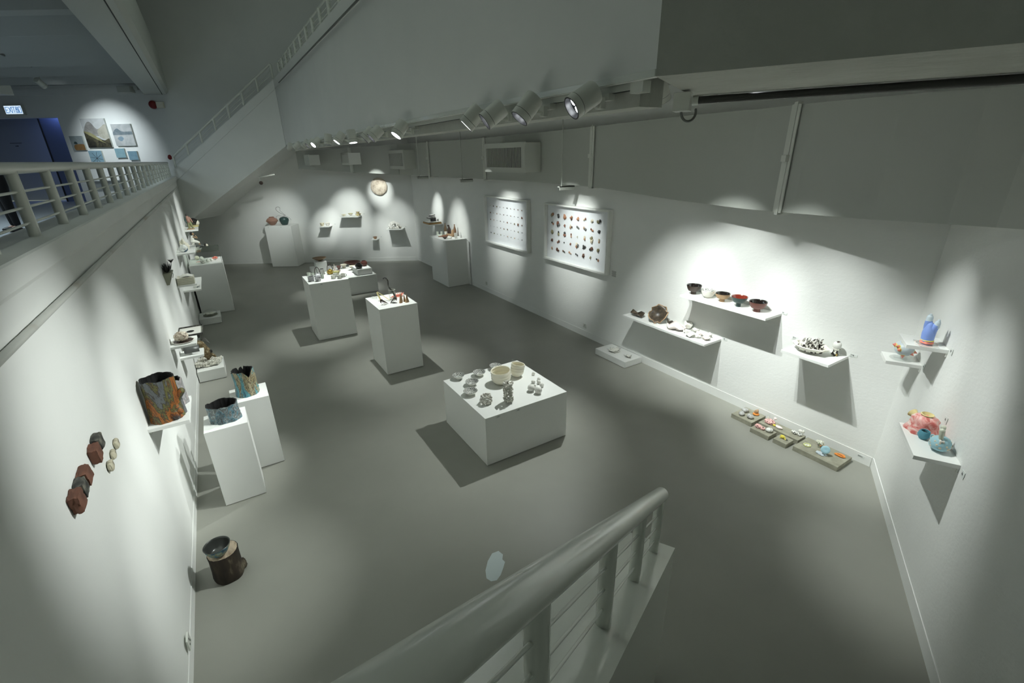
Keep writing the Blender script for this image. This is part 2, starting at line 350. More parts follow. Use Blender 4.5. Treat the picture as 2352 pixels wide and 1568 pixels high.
# balcony
struct('floor_balcony', MB().add([(-1.02, -4, 2.0), (-10, -4, 2.0), (-10, 24, 2.0), (-1.02, 20, 2.0)], [(0, 1, 2, 3)]), M['upfloor'])
DS = (-3.32 - NX * D_WALL) / NY            # right jamb of the door opening
DL = (-5.75 - NX * D_WALL) / NY
struct('wall_balcony', fw(DS, -10.2, 2.0, 9.6), M['wall'])
struct('wall_balcony_over_door', fw(DL, DS, 4.37, 9.6), M['wall'])
struct('wall_balcony_left', fw(-20, DL, 2.0, 9.6), M['wall'])
struct('wall_west', MB().bb(-10.2, -10, -4, 24, 2, 9.6), M['bluewall'])
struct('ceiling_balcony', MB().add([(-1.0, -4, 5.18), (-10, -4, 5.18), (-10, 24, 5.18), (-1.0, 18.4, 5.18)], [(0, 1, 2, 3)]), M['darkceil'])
struct('trim_8', MB().loft([(-1.02, -4, 4.9), (-.50, -4, 4.9), (-.43, -4, 4.97), (-.43, -4, 5.9), (-.55, -4, 6.3), (-1.02, -4, 6.3)],
    [(-1.02, 18.2, 4.9), (-.50, 17.8, 4.9), (-.43, 17.75, 4.97), (-.43, 17.75, 5.9), (-.55, 17.8, 6.3), (-1.02, 18.2, 6.3)]), M['ceil'])
struct('trim_9', MB().bb(-.60, -.585, -4, 17.8, 4.893, 4.90), M['dark'])
k = 10
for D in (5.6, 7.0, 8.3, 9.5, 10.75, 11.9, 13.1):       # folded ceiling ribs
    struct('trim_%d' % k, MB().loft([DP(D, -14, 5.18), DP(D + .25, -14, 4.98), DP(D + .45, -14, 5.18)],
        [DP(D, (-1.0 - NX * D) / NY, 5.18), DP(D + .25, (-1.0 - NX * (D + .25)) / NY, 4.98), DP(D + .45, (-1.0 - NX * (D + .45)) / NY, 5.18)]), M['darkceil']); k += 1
struct('trim_%d' % k, fw(-14.5, -10.35, 4.93, 5.10, D_WALL - .03, .03), M['wall']); k += 1
# door recess
struct('wall_recess', MB().loft([DP(16.4, -20, 2), DP(16.4, -9, 2), DP(16.4, -9, 4.8), DP(16.4, -20, 4.8)], [DP(16.6, -20, 2), DP(16.6, -9, 2), DP(16.6, -9, 4.8), DP(16.6, -20, 4.8)]), M['bluewall'])
struct('ceiling_recess', MB().add([DP(15.1, -20, 4.75), DP(15.1, -9, 4.75), DP(16.5, -9, 4.75), DP(16.5, -20, 4.75)], [(0, 1, 2, 3)]), M['bluewall'])
d1 = thing('door_1', None, None, DP(15.42, -13.4, 2.0), rz=-.55); tag(d1, kind='structure')
for o in (MB().bb(-.62, .58, -.03, .03, 0, 2.55).build('door_panel', M['bluedoor'], d1), MB().bb(-.66, -.62, -.05, .05, 0, 2.60).build('door_frame', M['dark'], d1)): pass
MB().tube([(.42, -.06, 1.0), (.42, -.06, 1.22)], .012).build('door_handle', M['chrome'], d1)

# ------------------------------------------------------------------ pipe, conduit and small wall fittings
pl = MB().tube([(-.752, -2, 2.470), (-.752, 9, 2.470), (-.754, 16.2, 2.460)], .016, 10).build('wall_pipe', mat('scuffed_pipe_paint', (.5, .5, .45), .4, cols=[(.32, (.36, .31, .25)), (.42, (.52, .53, .49)), (.7, (.60, .61, .57))], scale=1.6, stretch=(1, 1, 1)), smooth=True)
tag(pl, 'scuffed pale pipe running along the left wall below the balcony edge', 'pipe')
cdt = MB().tube([(1.975, 1.9, 4.862), (1.975, 13.9, 4.862)], .012, 8).build('cable_conduit', M['conduit'], smooth=True)
tag(cdt, 'thin dark conduit along the foot of the upper railing above the white bulkhead', 'conduit')
P0 = Vector((2.87, 2.40, 3.425)); P1 = Vector((3.80, .78, 3.425))
M['pipe'] = mat('dark_conduit', (.05, .05, .045), .5)
t = thing('cable_tray', 'dark grey conduit under the rough plastered beam, ending at a junction box', 'conduit', P0)
MB().tube([(0, 0, 0), P1 - P0], .024, 12).build('conduit_tube', M['pipe'], t, smooth=True)
MB().tube([(0, 0, 0), (P1 - P0).normalized() * .12], .029, 12).build('coupling', M['grey'], t, smooth=True)
t = thing('junction_box', 'white square junction box with a looped cable at the end of the spotlight track', 'junction box', (2.62, 2.17, 3.39))
MB().box((0, 0, 0), (.10, .10, .105), .51).build('box', M['white'], t, bevel=.004)
MB().tube([(.0 + .07 * math.cos(a) + .09, .02, -.05 - .055 * math.sin(a)) for a in [i * pi / 10 for i in range(-1, 12)]], .008, 8).build('cable_loop', M['conduit'], t, smooth=True)

def railing(name, label, base, top_h, n_post, rails, r_top, r_post, extra0=0, extra1=0, posts=None, group=None, r_rail=.007):
    A, B = Vector(base[0]), Vector(base[1]); d = (B - A).normalized(); t = thing(name, label, 'railing', A, group)
    z = Vector((0, 0, 1)); L = (B - A).length
    MB().tube([-d * extra0 + z * top_h, B - A + d * extra1 + z * top_h], r_top, 20).build('handrail', M['white'], t, smooth=True)
    for q in (posts or [L * i / (n_post - 1) for i in range(n_post)]):
        MB().tube([d * q - z * .02, d * q + z * (top_h - r_top * .4)], r_post, 14).build('post', M['white'], t, smooth=True)
    for i in range(rails):
        h = (top_h - r_top) * (i + 1) / (rails + 1) - .008
        MB().tube([z * h, B - A + z * h], r_rail, 8).build('rail', M['white'], t, smooth=True)
    return t
railing('balcony_railing', 'white tubular railing on top of the left balcony kerb', [(-.86, 1.605, 2.742), (-.86, 16.4, 2.742)], .345, 0, 3, .030, .027, extra0=4.5, extra1=.1, posts=[-1.28, -.64] + [.64 * i for i in range(0, 24)])
dA = Vector((.735, .422, -.531)); e0 = Vector((1.529, 1.148, 1.209)); qv = Vector((.498, -.867, 0))
railing('stair_railing', 'near white tubular railing sloping down over the low stair wall in the foreground', [e0 - dA * 2.9, e0], .36, 0, 3, .034, .024, extra0=.3, extra1=.03, posts=[2.9 - q for q in (0, .568, 1.1, 1.65, 2.2, 2.75)], r_rail=.0045)
c = [e0 + dA * .25, e0 - dA * 3.4]
f = lambda p, b, z=None: Vector((p.x + qv.x * b, p.y + qv.y * b, p.z if z is None else z))
sw = MB().add([f(c[0], -.164), f(c[0], .085), f(c[1], .085), f(c[1], -.164), f(c[0], -.164, 0), f(c[0], .085, 0), f(c[1], .085, 0), f(c[1], -.164, 0)], [(0, 1, 2, 3), (4, 5, 1, 0), (5, 6, 2, 1), (6, 7, 3, 2), (7, 4, 0, 3), (4, 7, 6, 5)])
struct('wall_stair_parapet', sw, M['white'])
a_, b_ = DP(SF + .03, -9.22, 2.93), DP(SF + .03, -6.08, 5.10)
railing('far_stair_railing', 'sloping white railing climbing the stair on the far wall', [a_, b_], .31, 0, 2, .028, .030, posts=[(b_ - a_).length * i / 7.0 for i in range(0, 8)])
railing('upper_walkway_railing', 'white railing high along the upper walkway above the bulkhead', [(2.02, 2.0, 5.04), (2.02, 13.95, 5.04)], .24, 0, 2, .016, .030, posts=[i * .62 for i in range(20)])

# ------------------------------------------------------------------ ventilation duct with grilles and hangers
duct_pts = [(3.0, .20, 2.76, 3.34), (3.2, .30, 2.740, 3.347), (3.62, .54, 2.690, 3.381), (4.15, .90, 2.625, 3.426), (4.36, 1.2, 2.596, 3.447), (4.6, 1.75, 2.555, 3.475), (4.8, 2.5, 2.526, 3.493), (4.9, 3.1, 2.516, 3.493), (4.95, 4.0, 2.543, 3.501),
  (4.97, 5.6, 2.635, 3.477), (4.97, 7.5, 2.657, 3.456), (4.95, 9.5, 2.648, 3.446), (4.92, 11.6, 2.649, 3.457), (4.88, 13.0, 2.645, 3.462), (4.78, 13.85, 2.648, 3.460), (3.7, 14.55, 2.730, 3.400), (2.3, 15.42, 2.86, 3.33)]
path = [p[:2] for p in duct_pts][1:]; hts = [p[2:] for p in duct_pts][1:]
back = []
for i, p in enumerate(path):
    q0 = Vector(path[max(i - 1, 0)]); q1 = Vector(path[min(i + 1, len(path) - 1)]); d = (q1 - q0).normalized(); back.append((min(p[0] + d.y * .24, XR - .012), p[1] - d.x * .24))
du = thing('ventilation_duct', 'long white ventilation duct bending along the top of the right wall', 'duct', (4.6, 6, 3.0))
vs = []; fs = []
for (x, y), (bx, by), (z0, z1) in zip(path, back, hts): vs += [(x - 4.6, y - 6, z0 - 3), (bx - 4.6, by - 6, z0 - 3), (bx - 4.6, by - 6, z1 - 3), (x - 4.6, y - 6, z1 - 3)]
n = len(path)
for i in range(n - 1):
    for k2 in range(4): fs.append((i * 4 + k2, i * 4 + (k2 + 1) % 4, i * 4 + 4 + (k2 + 1) % 4, i * 4 + 4 + k2))
fs += [(0, 1, 2, 3), tuple(4 * (n - 1) + i for i in (3, 2, 1, 0))]
ductm = mat('duct_paint', (.48, .50, .46), .5, bump=.08, bscale=3)
MB().add(vs, fs).build('duct_body', ductm, du)
def onpath(y):
    for i in range(n - 1):
        if path[i][1] <= y <= path[i + 1][1]:
            t_ = (y - path[i][1]) / (path[i + 1][1] - path[i][1]); d = (Vector(path[i + 1]) - Vector(path[i])).normalized()
            z0 = hts[i][0] * (1 - t_) + hts[i + 1][0] * t_; z1 = hts[i][1] * (1 - t_) + hts[i + 1][1] * t_
            return Vector((path[i][0] * (1 - t_) + path[i + 1][0] * t_, y, 0)), d, z0, z1
for y in (2.66, 5.68, 9.0, 11.9, 14.6):
    p, d, z0, z1 = onpath(y); ang = math.atan2(d.y, d.x)
    m_ = MB()
    m_.box((p.x - 4.6, p.y - 6, (z0 + z1) / 2 - 3), (.035, .07, z1 - z0 + .05), ang)
    m_.box((p.x - 4.6 - d.y * .02, p.y - 6 + d.x * .02, (z0 + z1) / 2 - 3), (.09, .012, z1 - z0 + .01), ang)
    m_.box((p.x - 4.6 + d.y * .12, p.y - 6 - d.x * .12, z0 - 3 - .012), (.035, .25, .025), ang)
    m_.build('joint_flange', M['white'], du)
    MB().box((p.x - 4.6 - d.y * .045, p.y - 6 + d.x * .045, (z0 + z1) / 2 - 3 + .02), (.055, .05, .06), ang).build('clamp', M['white'], du, bevel=.004)
for k_, (x, y0, y1, z0, z1, dep, lab) in enumerate([(4.62, 7.0, 8.42, 2.82, 3.315, .34, 'largest white air grille box on the duct, above the left framed display'),
        (4.55, 12.75, 14.15, 2.81, 3.30, .36, 'second white air grille box along the duct, directly above the round wall relief'),
        (3.38, 13.85, 14.7, 2.94, 3.26, .33, 'third white air grille box along the duct, small and far'),
        (2.47, 14.5, 15.25, 2.95, 3.23, .28, 'farthest and smallest white air grille box at the end of the duct')]):
    t = thing('air_grille', lab, 'air vent', (x, y0, z0), 'air grilles on the duct')
    H, W = z1 - z0, y1 - y0
    fr = MB(); b1 = W * .07; b2 = H * .17
    fr.bb(0, .03, 0, W, 0, b2).bb(0, .03, 0, W, H - b2, H).bb(0, .03, 0, b1, b2, H - b2).bb(0, .03, W - b1, W, b2, H - b2)
    fr.build('grille_frame', M['grey'], t)
    MB().bb(.03, dep, 0.01, W - .01, .01, H - .01).build('housing', M['grey'], t)
    MB().bb(.024, .03, b1, W - b1, b2, H - b2).build('grille_opening', M['dark'], t)
    sl = MB(); ns = 26
    for i in range(ns): sl.box((.012, b1 + (W - 2 * b1) * (i + .5) / ns, H / 2), (.020, .012, H - 2 * b2), .5)
    sl.build('slats', M['grey'], t)
for y, sc, lab in [(6.3, 1, 'thin steel hanger rod with angle bracket on the duct right of the largest grille'), (9.9, 1, 'thin steel hanger rod on the duct between the largest and the second grille'), (12.4, 1, 'far steel hanger rod on the duct by the third grille')]:
    p, d, z0, z1 = onpath(y); x = p.x - .09
    t = thing('hanger_rod', lab, 'hanger', (x, y, z0))
    MB().tube([(0, 0, -.06), (0, 0, 1.0)], .010, 8).build('rod', M['grey'], t, smooth=True)
    MB().bb(-.06, .25, -.03, .03, -.035, -.02).bb(-.06, .25, -.03, -.02, -.08, -.02).build('angle_bracket', M['grey'], t)

# ------------------------------------------------------------------ spotlights
tr = thing('spotlight_track', 'long black and white light track under the bulkhead', 'light track', (2.07, 2.0, 3.42))
MB().bb(-.022, .022, 0, 11.6, 0, .035).build('track_channel', M['grey'], tr)
MB().bb(-.008, .008, .05, 11.5, -.003, 0.001).build('track_slot', M['black'], tr)
MB().bb(-.03, .03, -.04, .05, -.02, .035).build('end_cap', M['white'], tr)
tr2 = thing('spotlight_track', 'light track hidden above the duct side, under the lower ceiling', 'light track', (3.50, 2.0, 3.67))
MB().bb(-.02, .02, 0, 11.6, 0, .035).build('track_channel', M['grey'], tr2)

def spotlight(pos, aim, label, angle=42, power=1.0, r=.068, L=.15, mount=None, group='track spotlights under the bulkhead', blend=.9, col=None, track_dx=.2, open_=False):
    pos = Vector(pos); aim = Vector(aim); d = (aim - pos).normalized()
    t = thing('spotlight', label, 'spotlight', pos, group)
    q = Vector((0, 0, 1)).rotation_difference(d).to_matrix()
    MB().lathe([(r * .25, -L * .75), (r * .93, -L * .72), (r, -L * .66), (r, L * .1)], 28, M=q, closed=True).build('lamp_body', M['fixture'], t, smooth=40)
    MB().lathe([(r * .97, L * .08), (r * .97, L * .125)], 28, M=q).build('seam_ring', M['black'], t, smooth=40)
    MB().lathe([(r * .90, L * .12), (r, L * .12), (r, L * .40), (r * .90, L * .40), (r * .86, L * .2)], 28, M=q, closed=False).build('lamp_hood', M['fixture'], t, smooth=40)
    MB().lathe([(r * .905, L * .20), (r * .985, L * .41), (r * .86, L * .41), (r * .80, L * .18)], 28, M=q, closed=False).build('black_baffle', M['black'], t, smooth=40)
    zl = L * (.37 if open_ else .15); MB().lathe([(.001, zl), (r * .84, zl + L * .03)], 24, M=q, closed=False).build('lamp_glass' if open_ else 'reflector', M['lensb'] if open_ else M['lens'], t, smooth=60)
    for sgn in (() if open_ else (-1, 1)):
        MB().lathe([(.001, 0), (r * .30, .004), (r * .34, 0)], 16, M=q, c=q @ Vector((sgn * r * .36, 0, L * .20)), closed=False).build('led_lens', M['led'], t, smooth=60)
    mx, mz = mount if mount else (track_dx, 3.42 - pos.z)
    MB().box((mx - .01, 0, mz - .02), (.045, .10, .035)).box((mx * .75, .0, mz - .05), (.03, .05, .06)).tube([(mx * .75, 0, mz - .06), (mx * .45, 0, -.01), (0, 0, 0)], .014, 8).build('mounting_arm', M['fixture'], t)
    ld = bpy.data.lights.new('spot_beam', 'SPOT'); ld.energy = SPOT_W * power; ld.spot_size = math.radians(min(150, angle * 1.42)); ld.spot_blend = 1.0; ld.shadow_soft_size = .02
    ld.color = col or LIGHT_COL
    lo = bpy.data.objects.new('spot_beam', ld); COL.objects.link(lo); lo.parent = t
    lo.location = d * (L * .47); lo.rotation_euler = (-d).to_track_quat('Z', 'Y').to_euler()
    return t
TA = [
 (2.25, (-.77, 2.80, 1.78), 29, 1.05, 'nearest track spotlight, two bright round lamps facing the camera side'),
 (2.81, (-.62, 3.35, .45), 27, 1.1, 'second track spotlight from the near end, bright lamp half turned away'),
 (3.26, (-.66, 4.1, 1.45), 26, 1.15, 'third track spotlight from the near end, deep hood with dark mouth'),
 (3.58, (-.40, 4.75, .8), 24, 1.15, 'fourth track spotlight from the near end, touching the deep hooded one'),
 (5.28, (-.15, 5.15, .9), 22, 1.1, 'fifth track spotlight, lone one with bright oval lens'),
 (6.18, (-.65, 6.25, 1.15), 26, .9, 'sixth track spotlight, near one of the overlapping pair above the largest grille'),
 (6.48, (-.65, 7.0, .9), 26, .9, 'seventh track spotlight, far one of the overlapping pair above the largest grille'),
 (7.25, (2.00, 6.85, 1.05), 34, .9, 'track spotlight pointing straight down over the centre plinth'),
 (8.06, (-.65, 8.0, .45), 26, 1.0, 'track spotlight tilted left just beyond the one pointing straight down'),
 (8.85, (1.46, 8.85, 1.07), 32, .95, 'track spotlight turned down over the tableware plinth'),
 (9.98, (-.7, 9.0, 1.2), 24, .9, 'small far track spotlight with bright lens, before the group of three'),
 (10.56, (-.65, 10.4, 1.5), 22, .9, 'small far track spotlight in the group of three, nearest of them'),
 (11.1, (-.50, 12.5, 1.20), 27, 1.35, 'small far track spotlight in the group of three, middle one'),
 (12.2, (-.55, 14.2, 1.5), 26, 1.7, 'small far track spotlight in the group of three, farthest of them'),
 (13.2, (1.5, 16.2, 1.35), 26, .9, 'farthest track spotlight, at the very end of the track'),
]
for y, aim, an, pw, lab in TA:
    spotlight((1.86, y, 3.37 if y < 8 else 3.39), aim, lab, an, pw, r=.066 if y < 8 else .062, open_=y in (3.58, 5.28, 7.25, 9.98, 11.1, 13.2, 8.06))
TB = [
 (3.14, 2.03, (3.95, .82, 1.05), 30, .8, 'the pink and blue creatures'), (3.20, 2.36, (4.65, 1.25, 1.55), 24, .7, 'the two-fingered piece'), (3.34, 2.75, (5.2, 2.15, .85), 33, 1.15, 'the crusted bowl'),
 (3.34, 2.60, (5.05, 2.05, .0), 26, .8, 'the concrete slabs'), (3.34, 3.1, (5.2, 3.25, 1.2), 33, 1.25, 'the five footed bowls'), (3.34, 3.5, (5.2, 4.0, .78), 33, 1.15, 'the broken shells'), (3.95, 4.45, (2.42, 4.18, .55), 38, 1.3, 'the low square plinth'),
 (3.34, 5.9, (5.2, 6.3, 1.65), 27, 1.3, 'the right box frame'), (3.34, 7.9, (5.2, 8.6, 1.65), 25, 1.3, 'the left box frame'), (3.34, 10.6, (5.15, 11.1, 1.35), 22, 1.1, 'the bottle plinth'), (3.34, 11.6, (5.25, 12.4, 1.7), 14, 1.3, 'the folded black sculpture'),
 (3.34, 12.1, (2.45, 12.0, .43), 26, 1.9, 'the low far plinth'), (3.38, 12.4, (4.42, 14.75, 2.16), 13, 1.5, 'the round wall relief'), (3.39, 13.15, (4.75, 14.5, 1.1), 22, .9, 'the coral lump shelf'),
 (3.10, 13.0, (4.2, 14.85, .7), 16, .8, 'the lowest far shelf'), (2.85, 12.9, (3.5, 15.25, 1.5), 21, 1.4, 'the three bowl shelf'), (2.62, 13.1, (2.85, 15.65, 1.2), 13, 1.3, 'the two cup shelf')]
for i, (x, y, aim, an, pw, what) in enumerate(TB):
    x += .12 if x == 3.34 and y < 9 else 0
    spotlight((x, y, 3.63 if x > 3.9 else 3.57), aim, 'spotlight on the rear track tucked above the duct, turned towards ' + what, an, pw, mount=(.05, .10), group='spotlights on the hidden track')

# upstairs lights
def upspot(pos, aim, label, pw, an, col): return spotlight(pos, aim, label, an, pw, r=.07, L=.20, mount=(0, .27), group='balcony spotlights', col=col)
upspot((-2.95, 16.9, 4.93), (-2.1, 18.6, 3.65), 'white spotlight under the balcony ceiling left of the paintings', .75, 48, (.85, .95, 1.0))
bx = thing('ceiling_speaker', 'small grey box fixed under the balcony ceiling by the beam', 'speaker', DP(14.6, -10.6, 5.02))
MB().box((0, 0, -.02), (.36, .20, .16), -.55).build('speaker_box', M['grey'], bx, bevel=.01)
MB().box((.25, -.12, .02), (.1, .08, .1), -.55).build('wall_bracket', M['grey'], bx)
la = bpy.data.lights.new('recess_light', 'AREA'); la.energy = 30; la.size = 1.0; la.color = (.35, .50, 1.0)
lo = bpy.data.objects.new('recess_light', la); COL.objects.link(lo); lo.location = DP(15.75, -13.2, 4.65)
la = bpy.data.lights.new('balcony_fill', 'AREA'); la.energy = 120; la.size = 2.5; la.color = (.72, .88, .95)  # soft fill added to lift the upstairs ambient level, no visible fitting
lo = bpy.data.objects.new('balcony_fill', la); COL.objects.link(lo); lo.location = (-4.5, 12.0, 5.0)

vb = thing('air_conditioner_vent', 'grey vent box hanging at the far left under the balcony ceiling', 'air vent', (-4.25, 18.3, 4.95), rz=a_nx)
MB().bb(-.45, .35, -.2, .25, -.16, .20).build('vent_housing', M['grey'], vb); MB().bb(-.38, .28, -.21, -.20, -.11, .15).build('vent_grille', M['conduit'], vb)
bt = thing('balcony_light_track', 'thin light track crossing the balcony ceiling', 'light track', (-2.95, 16.9, 5.15))
MB().tube([(-.6, -9, 0), (.35, 1.2, 0)], .02, 6).tube([(-2.2, .55, 0), (1.5, -.9, 0)], .012, 6).build('track_channel', M['conduit'], bt)

# exit sign
ex = thing('exit_sign', 'lit white exit sign with blue letters above the balcony doorway', 'sign', DP(D_WALL - .05, s_of(-4.27), 4.575)); ex.rotation_euler = (0, 0, -math.atan2(NX, NY))
MB().bb(-.26, .29, -.02, .04, -.13, .13).build('sign_case', M['grey'], ex)
MB().bb(-.24, .24, -.026, -.02, -.105, .105).build('sign_face', mat('lit_sign_face', (1, 1, 1), .4, emit=(.70, .85, 1.0), estr=.95), ex)
g = MB(); th = .014
def stroke(x0, z0, x1, z1):
    dx, dz = x1 - x0, z1 - z0; Ln = math.hypot(dx, dz); q = Matrix.Rotation(-math.atan2(dz, dx), 3, 'Y')
    g.box(((x0 + x1) / 2, -.029, (z0 + z1) / 2), (Ln + th, .004, th), M=q)
for s in [(-.21, -.07, -.21, .07), (-.21, .07, -.145, .07), (-.21, 0, -.155, 0), (-.21, -.07, -.145, -.07), (-.12, -.07, -.05, .07), (-.12, .07, -.05, -.07), (-.03, -.07, -.03, .07), (-.01, .07, .06, .07), (.025, -.07, .025, .07),
          (.075, .0, .075, -.07), (.075, -.07, .145, -.07), (.145, -.07, .145, .0), (.11, -.07, .11, .085), (.085, .01, .085, .06), (.085, .01, .135, .01), (.135, .01, .135, .06),
          (.165, -.07, .165, .07), (.165, .07, .225, .07), (.225, .07, .225, -.07), (.165, -.07, .225, -.07)]: stroke(*s)
g.build('sign_lettering', mat('sign_blue_ink', (.02, .12, .32), .5, emit=(.03, .20, .50), estr=.6), ex)
wt = thing('wall_notice', 'faint dark notice with an arrow on the wall inside the balcony doorway', 'notice', DP(16.39, s_of(-4.75) - 1.25, 3.72)); wt.rotation_euler = (0, 0, -math.atan2(NX, NY))
MB().bb(-.19, .19, -.004, 0, .04, .055).build('notice_line', M['text'], wt)
MB().bb(-.05, .03, -.004, 0, -.05, -.03).add([(.03, -.004, -.065), (.06, -.004, -.04), (.03, -.004, -.015)], [(0, 1, 2)]).build('arrow', M['text'], wt)
fb = thing('fire_bell', 'round red fire bell on a white box high on the far wall', 'fire alarm', DP(D_WALL - .03, s_of(-.86), 4.64)); fb.rotation_euler = (0, 0, -math.atan2(NX, NY))
q = Matrix.Rotation(pi / 2, 3, 'X')
MB().lathe([(.11, 0), (.11, .03), (.09, .07), (.04, .09), (.001, .092)], 24, M=q).build('bell_dome', M['red'], fb, smooth=60)
MB().bb(.11, .30, -.05, .03, -.09, .07).build('alarm_box', M['cream'], fb, bevel=.006)
fh = MB().blob((0, 0, 0), (.055, .04, .07), .1, 2, 5).build('red_fitting', M['red'], loc=DP(14.75, s_of(-.74), 3.24), smooth=True)
tag(fh, 'small dark red fitting half hidden behind the foot of the sloping railing', 'fitting')

# paintings on the balcony wall
def painting(x0, x1, z0, z1, m, label, name='painting', dep=.05):
    t = thing(name, label, 'painting', DP(D_WALL - dep, s_of((x0 + x1) / 2), (z0 + z1) / 2), 'paintings on the balcony wall'); t.rotation_euler = (0, 0, -math.atan2(NX, NY))
    W = (x1 - x0) / NY; H = z1 - z0
    MB().bb(-W / 2, W / 2, 0, dep, -H / 2, H / 2).build('canvas', M['grey'], t)
    MB().bb(-W / 2, W / 2, -.003, 0, -H / 2, H / 2).build('painted_face', m, t)
    return t, W, H
def patch(t, pts, m, name, off=.004):
    W_ = max(abs(p[0]) for p in pts if True); lx = max(W_, .0); n_ = len(pts); out = []
    for i in range(n_):
        a, b, c, d = [Vector((pts[(i + k_) % n_][0], pts[(i + k_) % n_][1])) for k_ in (-1, 0, 1, 2)]
        out.append(tuple(b))
        on_edge = any(abs(abs(q[ax]) - lim) < 1e-3 for q in (b, c) for ax, lim in ((0, W / 2), (1, H / 2)) if abs(abs(b[ax]) - lim) < 1e-3 and abs(abs(c[ax]) - lim) < 1e-3)
        if not on_edge:
            for k_ in range(1, 5):
                u = k_ / 5; q = .5 * ((2 * b) + (c - a) * u + (2 * a - 5 * b + 4 * c - d) * u * u + (3 * b - a - 3 * c + d) * u ** 3)
                out.append((max(-W / 2, min(W / 2, q.x)), max(-H / 2, min(H / 2, q.y))))
    pts = out
    MB().loft([(x, -off, z) for x, z in pts], [(x, -off - .001, z) for x, z in pts]).build(name, m, t)
pc = lambda n_, c, c2=None: mat(n_, c, .7, cols=[(.35, c), (.65, c2 or tuple(v * 1.5 for v in c))], scale=5, dist=1)
t, W, H = painting(-2.755, -2.165, 3.545, 4.316, pc('painting_pale_sky', (.50, .51, .50), (.60, .61, .60)), 'largest painting on the balcony wall, dark hillside under pale rounded hills')
patch(t, [(-.5 * W, .05 * H), (-.30 * W, .34 * H), (-.12 * W, .38 * H), (.08 * W, .14 * H), (.28 * W, .20 * H), (.5 * W, .26 * H), (.5 * W, -.1 * H), (-.5 * W, -.1 * H)], pc('painting_grey_hill', (.20, .19, .18), (.34, .33, .30)), 'grey_hill')
patch(t, [(.08 * W, .06 * H), (.30 * W, .22 * H), (.5 * W, .28 * H), (.5 * W, -.2 * H), (.15 * W, -.15 * H)], pc('painting_beige_hill', (.36, .34, .27), (.48, .46, .38)), 'beige_hill', .005)
patch(t, [(-.5 * W, .05 * H), (-.05 * W, -.12 * H), (.25 * W, -.25 * H), (.5 * W, -.20 * H), (.5 * W, -.5 * H), (-.5 * W, -.5 * H)], pc('painting_dark_slope', (.008, .008, .006), (.10, .09, .05)), 'dark_slope', .006)
patch(t, [(-.5 * W, .06 * H), (-.2 * W, -.0 * H), (.15 * W, -.25 * H), (.3 * W, -.36 * H), (.05 * W, -.26 * H), (-.3 * W, -.08 * H)], pc('painting_olive_band', (.22, .21, .09), (.36, .33, .17)), 'olive_band', .007)
t, W, H = painting(-2.045, -1.56, 3.575, 4.16, pc('painting_misty_grey', (.38, .40, .40), (.50, .51, .50)), 'misty grey landscape painting with a blue hill, right of the largest painting')
patch(t, [(-.5 * W, .10 * H), (-.25 * W, .30 * H), (.0, .16 * H), (.5 * W, .15 * H), (.5 * W, .02 * H), (-.5 * W, .0)], pc('painting_blue_hill', (.12, .16, .18), (.22, .26, .28)), 'blue_hill')
patch(t, [(-.30 * W, -.12 * H), (-.12 * W, -.06 * H), (-.02 * W, -.16 * H), (-.16 * W, -.28 * H), (-.30 * W, -.22 * H)], pc('painting_blue_spot', (.16, .22, .26)), 'blue_spot')
t, W, H = painting(-3.165, -2.845, 3.48, 3.865, pc('painting_grey_room', (.26, .30, .30), (.34, .38, .38)), 'small painting of a grey room with a brown desk, nearest the doorway')
patch(t, [(-.25 * W, -.5 * H), (-.25 * W, -.12 * H), (.5 * W, -.10 * H), (.5 * W, -.5 * H)], pc('painting_brown_desk', (.20, .11, .04)), 'brown_desk')
patch(t, [(-.25 * W, -.05 * H), (-.2 * W, .1 * H), (-.05 * W, .08 * H), (0, -.05 * H)], pc('painting_dark_screen', (.03, .05, .05)), 'dark_screen')
t, W, H = painting(-2.81, -2.485, 3.10, 3.46, pc('painting_sky_blue', (.22, .36, .44), (.28, .44, .52)), 'square blue painting with dark branches spreading from one point, below the largest painting')
g2 = MB()
for a in range(0, 360, 45):
    q = Matrix.Rotation(math.radians(a + 12), 3, 'Y'); g2.box(q @ Vector((.09, 0, 0)) + Vector((.01, -.005, -.03)), (.18, .002, .008), M=q)
g2.build('branches', M['dark'], t)
painting(-2.135, -1.892, 3.255, 3.51, pc('painting_teal_sea', (.20, .34, .40), (.26, .42, .46)), 'small teal painting, left one of the two below the misty landscape')
painting(-1.825, -1.60, 3.185, 3.43, pc('painting_blue_sea', (.14, .25, .32), (.20, .33, .40)), 'small darker blue painting, right one of the two below the misty landscape')
t = thing('low_display_shelf', 'low white ledge on the balcony wall seen between the railing bars', 'shelf', DP(D_WALL - .12, s_of(-2.6), 2.62)); t.rotation_euler = (0, 0, -math.atan2(NX, NY))
MB().bb(-.5, .55, -.12, .12, 0, .03).build('ledge', M['shelf'], t)


# ------------------------------------------------------------------ plinths and shelves
def number_tag(parent, loc, s, size=.018, rot=(pi / 2, 0, 0), w=.05, h=.028):
    q = Quaternion(); e = __import__('mathutils').Euler(rot).to_matrix()
    c_ = MB().box((0, 0, 0), (w, h, .001), M=e).build('number_label', M['paper'], parent, loc=loc)
    textobj('label_number', s, size, M['text'], c_, loc=e @ Vector((0, 0, .0012)), rot=rot)
    return c_
def plinth(x0, x1, y0, y1, h, label, name='plinth', z=0, m='plinth', group=None, rz=0, cat='plinth'):
    t = thing(name, label, cat, ((x0 + x1) / 2, (y0 + y1) / 2, z), group, rz)
    w, d = (x1 - x0) / 2, (y1 - y0) / 2
    MB().bb(-w, w, -d, d, .006, h).build('plinth_body', M[m], t, bevel=.0015)
    MB().bb(-w + .01, w - .01, -d + .01, d - .01, 0, .006).build('shadow_gap', M['dark'], t)
    return t
